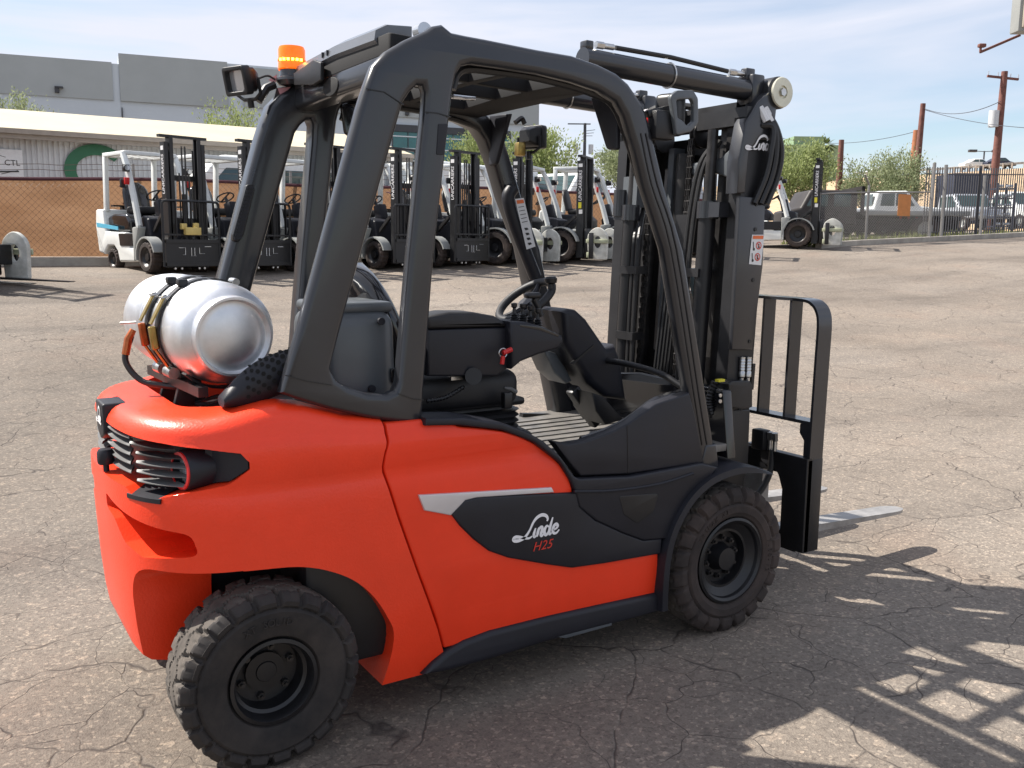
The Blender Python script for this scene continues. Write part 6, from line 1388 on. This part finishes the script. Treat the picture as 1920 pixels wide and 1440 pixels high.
# weeds along the inside of the kerb
gr = MB(); rnd = random.Random(3)
for k in range(2600):
    x = 17.8+rnd.random()**1.2*13; y = KY+0.2+rnd.random()*1.3; z = gz(x, y); h = 0.06+0.22*rnd.random()**2*(1 if noise.noise(Vector((x*0.8,y,0))) > -0.1 else 0.2); a = rnd.random()*6.28; dx, dy = 0.02*math.cos(a), 0.02*math.sin(a)
    gr.poly([(x-dx,y-dy,z),(x+dx,y+dy,z),(x+dx*0.2+dy*2*rnd.random(),y+dy*0.2-dx*2,z+h)])
M['weed'] = mat('weed_green', (0.13,0.15,0.035), 0.8, var=0.3, vscale=3)
w_ = gr.build('weeds', 'weed', smooth=0, weld=False); tag(w_, 'dry green weeds growing along the kerb behind the fence', 'weeds', kind='stuff')
# embankment with the highway
top = [(114.9,121.74,11.85), (119.19,107.07,12.14), (122.01,93.32,12.31), (122.69,80.88,12.19), (123.79,74.21,12.3), (125.47,68.37,12.46), (132.94,56.55,13.17), (143.14,40.59,13.8)]
em = MB(); A, B_, C_, D_ = [], [], [], []
tc_ = catmull(top, 6)
for i, q in enumerate(tc_):
    t = (tc_[min(i+1,len(tc_)-1)]-tc_[max(i-1,0)]); nrm = Vector((t.y,-t.x,0)).normalized()
    if nrm.dot(Vector((CAM.x-q.x, CAM.y-q.y, 0))) < 0: nrm = -nrm
    rw = []
    for k in range(9):
        f = k/8; p_ = q+nrm*45*f; z = q.z*(1-f)+(gz(p_.x,p_.y)-0.3)*f+0.35*noise.noise(Vector((p_.x*0.3,p_.y*0.3,1)))*math.sin(f*math.pi); rw.append((p_.x,p_.y,z))
    back = q-nrm*30
    A.append([(back.x,back.y,q.z)]+rw)
em.loft(A, closed=False, cap0=False, cap1=False); eo = em.build('embankment', 'dirt', smooth=60); eo['kind'] = 'structure'
hr = MB(); rd = [[q-Vector((0,0,-0.004))-(q-CAM).normalized()*-1.2*Vector((1,1,0)) for q in ()] for _ in ()]
GR = empty('guardrail', tuple(top[4]), 0, 'grey steel guardrail along the top of the bank', 'guardrail'); go = Vector(GR.location)
g_ = MB(); pts = [Vector((q.x,q.y,q.z+0.62))-go for q in tc_[12:]]
for dz in (0.0, 0.16): g_.tube([p_+Vector((0,0,dz)) for p_ in pts], 0.075, 6)
g_.build('rail', 'galv', GR)
dist = 0; last = tc_[12]
for q in tc_[12:]:
    n_ = max(1, int((q-last).length/2.6))
    for k in range(n_):
        p_ = last+(q-last)*(k/n_); g_ = MB(); g_.box(p_+Vector((0,0,0.4))-go,(0.16,0.16,0.9)); g_.build('post', 'fascia', GR, smooth=0)
    last = q
car = [(-2.2,0.35,.1),(-2.25,0.85,.2),(-1.5,1.02,.3),(-0.8,1.45,.4),(0.5,1.47,.4),(1.2,0.98,.3),(2.1,0.80,.25),(2.2,0.35,.1)]
cwin = [[(-1.1,1.02),(-0.7,1.34),(-0.15,1.38),(-0.15,1.02)],[(-0.05,1.02),(-0.05,1.38),(0.45,1.36),(0.9,1.02)]]
c0 = (127.7,76.61,12.86); vehicle('sedan', car, cwin, 0.85, 'white', (-1.4,1.35), (c0[0],c0[1],c0[2]), R(-28), 'white sedan driving along the top of the bank', 'car', wr=0.32)
c0 = (129.47,74.31,12.96); vehicle('sedan', car, cwin, 0.85, 'navy', (-1.4,1.35), (c0[0],c0[1],c0[2]), R(-28), 'dark car just ahead of the white sedan on the bank', 'car', wr=0.32)
c0 = (125.71,91.02,12.59); vehicle('sedan', car, cwin, 0.85, 'white', (-1.4,1.35), (c0[0],c0[1],c0[2]), R(-28), 'white car half hidden by the feathery tree on the bank', 'car', wr=0.32)
# utility poles
def pole(name, topp, h, lean, r, label, extra=None, m='wood'):
    T = empty(name, (topp[0]-lean[0]*h, topp[1]-lean[1]*h, topp[2]-h), 0, label, 'utility pole'); b_ = MB(); b_.tube([(0,0,-0.6),(lean[0]*h*0.5,lean[1]*h*0.5,h*0.5),(lean[0]*h,lean[1]*h,h)], [r*1.25,r*1.1,r*0.85], 10); b_.build('shaft', m, T)
    if extra: extra(T, Vector((lean[0]*h, lean[1]*h, h)))
    return T
def arm_extra(T, t):
    u = Vector((0.80,-0.55,-0.10)).normalized(); b_ = MB(); b_.bar(t+u*-0.95+Vector((0,0,-0.35)), t+u*0.80+Vector((0,0,-0.35)), 0.12, 0.12); b_.build('crossarm', 'wood', T)
    for s in (-0.9,-0.35,0.35,0.78): b_ = MB(); b_.cyl(t+u*s+Vector((0,0,-0.30)), t+u*s+Vector((0,0,-0.08)), 0.035, seg=6); b_.build('insulator', 'lens', T)
    b_ = MB(); c = t+Vector((-0.36,0.2,-2.6)); b_.cyl(c+Vector((0,0,-0.45)), c+Vector((0,0,0.45)), 0.27, seg=14); b_.build('transformer', 'siding', T)
    b_ = MB(); b_.bar(c+Vector((0,0,0.2)), t+Vector((0,0,-2.4)), 0.08, 0.08); b_.build('transformer_bracket', 'iron', T)
PT = [(49.7,27.69,11.43), (53.12,35.0,10.84), (58.17,38.8,9.88), (50.17,38.89,8.69), (34.44,46.62,9.39)]
pole('utility_pole', PT[0], 10.5, (0.012,-0.008), 0.20, 'tall red-brown utility pole with crossarm and transformer at far right', arm_extra)
pole('utility_pole', PT[1], 8.6, (0.02,-0.01), 0.19, 'dark bare utility pole beside a shorter orange one')
pole('utility_pole', PT[2], 7.0, (0.012,-0.01), 0.27, 'shorter orange-brown pole leaning against the darker pole', m=mat('orange_pole', (0.34,0.13,0.06), 0.85, var=0.25, vscale=3))
pole('utility_pole', PT[3], 6.2, (0.0,0.0), 0.20, 'short bare stub pole behind the brown truck')
def grey_extra(T, t):
    b_ = MB(); b_.bar(t+Vector((-0.95,0.6,-0.05)), t+Vector((0.3,-0.2,-0.05)), 0.07, 0.07); b_.build('crossarm', 'iron', T)
    for s in (-0.30, 0.22): b_ = MB(); b_.cyl(t+Vector((s*1.6,-s,-1.95)), t+Vector((s*1.6,-s,-1.35)), 0.16, seg=10); b_.build('transformer', 'siding', T)
    for k in range(3): b_ = MB(); b_.bar(t+Vector((0,0,-0.5-0.15*k)), t+Vector((0.6-0.1*k,-0.3,-0.4-0.2*k)), 0.03, 0.03); b_.build('bracket', 'iron', T)
pole('utility_pole', PT[4], 8.5, (0,0), 0.11, 'thin grey utility pole with small transformers beyond the row', grey_extra, m='iron')
def wire(a, b_, sag, label):
    a, b_ = Vector(a), Vector(b_); w = MB(); pts = [a.lerp(b_, i/20)+Vector((0,0,-sag*4*(i/20)*(1-i/20))) for i in range(21)]; o = (a+b_)/2
    w.tube([p_-o for p_ in pts], 0.022, 4); tag(w.build('overhead_wire', 'iron', loc=tuple(o)), label, 'wire')
wire((53.13,34.94,10.53), (49.37,27.6,9.76), 0.5, 'overhead wire sagging between the two tall poles')
wire((53.21,34.87,10.43), (45.0,21.56,7.34), 0.3, 'overhead wire running out of frame at right')
wire((58.07,38.85,9.77), (57.87,56.17,12.07), 1.2, 'long overhead wire running left behind the mast')
# twin-headed lamp standard on the bank
lp = (144.66,85.79,17.23); T = empty('lamp_standard', (lp[0],lp[1],lp[2]-7.0), 0, 'twin headed lamp standard beyond the sedan', 'street lamp')
b_ = MB(); b_.cyl((0,0,0),(0,0,7.0),0.12,seg=8); b_.build('shaft', 'iron', T)
for s in (-1, 1):
    b_ = MB(); b_.bar((0,0,6.9),(s*1.8,-s*1.2,7.0),0.1,0.1); b_.box((s*1.6,-s*1.05,7.0),(1.3,0.6,0.4),rot=(0,0,R(-33)),bev=0.05); b_.build('lamp_head', 'iron', T)
# corner of a hoarding with its lamp arm, top right
sp = (6.48,2.24,3.6); T = empty('sign_hoarding', (sp[0]+0.9, sp[1]-0.9, gz(sp[0]+0.9, sp[1]-0.9)), R(-32.5), 'corner of a beige sign board with lamp arm at the top right', 'sign'); to = Vector(T.location)
hz = sp[2]-to.z
b_ = MB(); b_.box((-0.24,0,hz+0.8),(2.2,0.22,1.6),bev=0.01); sgn_ = b_.build('board', mat('beige_board', (0.42,0.37,0.30), 0.7, var=0.1), T)
b_ = MB(); b_.box((-0.24,0,hz+0.8),(2.26,0.16,1.66),bev=0.01); b_.build('board_frame', 'pgrey', T)
b_ = MB(); b_.cyl((0.6,0.0,0),(0.6,0.0,hz),0.09,seg=12); b_.build('board_post', 'iron', T)
inv = T.rotation_euler.to_matrix().inverted()
aa, ab = inv @ (Vector((6.55,2.2,3.61))-to), inv @ (Vector((6.01,2.26,3.4))-to)
b_ = MB(); b_.bar(aa, ab, 0.022, 0.022); b_.cyl(ab, ab+Vector((0,0,0.05)), 0.012, seg=8); b_.box(ab+Vector((0.01,0,0.06)),(0.07,0.05,0.035),bev=0.01); b_.build('lamp_arm', 'wood', T)

# ---------------------------------------------------------------- trees
def leaf_mat(name, c1, c2):
    m = bpy.data.materials.new(name); m.use_nodes = True; n, l = m.node_tree.nodes, m.node_tree.links; b = n['Principled BSDF']
    g_ = n.new('ShaderNodeNewGeometry'); rp = n.new('ShaderNodeValToRGB'); rp.color_ramp.elements[0].color = (*c1,1); rp.color_ramp.elements[1].color = (*c2,1)
    l.new(g_.outputs['Random Per Island'], rp.inputs['Fac']); l.new(rp.outputs['Color'], b.inputs['Base Color']); b.inputs['Roughness'].default_value = 0.75
    tr = n.new('ShaderNodeBsdfTranslucent'); l.new(rp.outputs['Color'], tr.inputs['Color']); mx_ = n.new('ShaderNodeMixShader'); mx_.inputs[0].default_value = 0.35
    l.new(b.outputs[0], mx_.inputs[1]); l.new(tr.outputs[0], mx_.inputs[2]); l.new(mx_.outputs[0], n['Material Output'].inputs['Surface']); return m
M['palo'] = leaf_mat('feathery_yellow_green', (0.19,0.24,0.075), (0.36,0.41,0.18))
M['palo2'] = leaf_mat('feathery_grey_green', (0.20,0.24,0.12), (0.37,0.41,0.24))
M['palmleaf'] = leaf_mat('palm_green', (0.05,0.075,0.02), (0.11,0.14,0.045))
M['bark'] = mat('green_bark', (0.16,0.15,0.08), 0.85, var=0.3, vscale=3)
def feathery(name, base, crown_c, rx, rz_, seed, label, n_br=46, leafs=70, m='palo', lsz=1.0):
    rnd = random.Random(seed); T = empty(name, base, 0, label, 'tree', 'feathery trees in the background'); bo = Vector(base); c = Vector(crown_c)-bo
    tk = MB(); lf = MB()
    fork = Vector((c.x*0.4, c.y*0.4, max(0.6, c.z-rz_*1.15)))
    tk.tube([Vector((0,0,-0.3)), fork*0.5+Vector((0.1,0,0)), fork], [0.16*rx/2.5,0.13*rx/2.5,0.10*rx/2.5], 7)
    for k in range(n_br):
        a = rnd.random()*6.283; e = math.asin(min(1, rnd.random()**0.75)); ln = 0.78+0.34*rnd.random()
        tip = c+Vector((rx*ln*math.cos(a)*math.cos(e), rx*ln*math.sin(a)*math.cos(e), rz_*ln*(math.sin(e)*1.25-0.35)))
        mid = fork.lerp(tip, 0.5)+Vector((0,0,rz_*0.25*rnd.random()))
        pts = catmull([fork, mid, tip], 5); tk.tube(pts, [0.035*rx/2.5*(1-0.8*i/len(pts)) for i in range(len(pts))], 4, cap=False)
        for j in range(leafs):
            t = 0.35+0.65*rnd.random()**0.8; p_ = pts[min(len(pts)-1, int(t*(len(pts)-1)))].lerp(pts[min(len(pts)-1, int(t*(len(pts)-1))+1)], rnd.random())
            p_ = p_+Vector((rnd.gauss(0,1),rnd.gauss(0,1),rnd.gauss(0,0.8)))*rx*0.11
            d = ((tip-mid).normalized()+Vector((rnd.gauss(0,.6),rnd.gauss(0,.6),rnd.gauss(0.25,.5)))).normalized(); L = (0.09+0.14*rnd.random())*lsz*rx/2.5; sd = d.orthogonal().normalized(); sd.rotate(Matrix.Rotation(rnd.random()*6.28,3,d)); w = L*0.26
            lf.poly([p_-sd*w*0.3, p_+d*L*0.5-sd*w, p_+d*L, p_+d*L*0.5+sd*w])
    tk.build('trunk', 'bark', T); lo = lf.build('crown', m, T, smooth=0, weld=False); return T
def ftree(cp, rx, rz_, seed, label, m='palo', **kw):
    base = (cp[0], cp[1], gz(cp[0], cp[1])) 
    if base[2] > cp[2]-rz_*0.6: base = (cp[0], cp[1], cp[2]-rz_*1.5)
    feathery('palo_verde_tree', base, cp, rx, rz_, seed, label, m=m, **kw)
ftree((44.34,37.36,6.22), 2.5, 2.1, 11, 'bushy yellow green tree right of the mast, behind the end forklift', n_br=46, leafs=230)
ftree((51.59,37.48,5.87), 2.1, 2.1, 12, 'feathery grey green tree left of the two poles on the bank', m='palo2', n_br=38, leafs=210)
ftree((51.49,35.14,5.82), 2.1, 2.2, 13, 'feathery grey green tree behind the two poles', m='palo2', n_br=42, leafs=210)
ftree((20.29,35.75,5.52), 1.7, 1.6, 14, 'light green tree in front of the teal windows', n_br=40, leafs=230)
ftree((23.95,35.83,5.57), 2.2, 1.9, 15, 'light green tree behind the left front work lamp', n_br=42, leafs=230)
ftree((29.93,36.88,5.9), 2.0, 1.6, 16, 'sparse light green tree under the right front gusset', m='palo2', n_br=40, leafs=230)
ftree((0.64,36.32,5.8), 1.5, 1.2, 17, 'wispy shrub tree above the cream roof at the far left', m='palo2', n_br=40, leafs=80)
ftree((7.87,34.1,5.75), 1.6, 1.35, 18, 'wispy shrub tree above the cream roof beside the left rear post', n_br=46, leafs=90)
# fan palm
pc = (76.95,61.99,11.94); T = empty('palm_tree', (pc[0],pc[1],pc[2]-5.0), 0, 'small fan palm on the skyline above the end forklift', 'palm'); rnd = random.Random(5)
b_ = MB(); b_.tube([(0,0,0),(0.05,0,2.5),(0,0,5.0)], [0.22,0.18,0.16], 8); b_.build('trunk', 'bark', T)
lf = MB()
for k in range(46):
    a = rnd.random()*6.283; e = R(-50+rnd.random()*130); d = Vector((math.cos(a)*math.cos(e), math.sin(a)*math.cos(e), math.sin(e))); L = 0.9+0.5*rnd.random()
    pts = [Vector((0,0,5.0))+d*L*t+Vector((0,0,-0.35*t*t)) for t in (0.2,0.6,1.0)]; sd = d.cross(Vector((0,0,1))).normalized()*0.13
    lf.poly([pts[0]-sd*0.3, pts[1]-sd, pts[2], pts[1]+sd, pts[0]+sd*0.3])
lf.build('crown', 'palmleaf', T, smooth=0, weld=False)
# far office block, pale green in the haze
fb = (119.2,101.68,15.52); T = empty('office_block', (fb[0],fb[1],fb[2]-8), R(-30), 'pale green stepped office block on the skyline behind the bushy tree', 'building')
M['palegreen'] = mat('pale_green_wall', (0.20,0.28,0.17), 0.8, var=0.08)
b_ = MB(); b_.box((0,0,5.3),(10,8,9.4)); b_.box((0.3,0,6.5),(5.0,6,9.8)); b_.build('tower', 'palegreen', T, smooth=0)
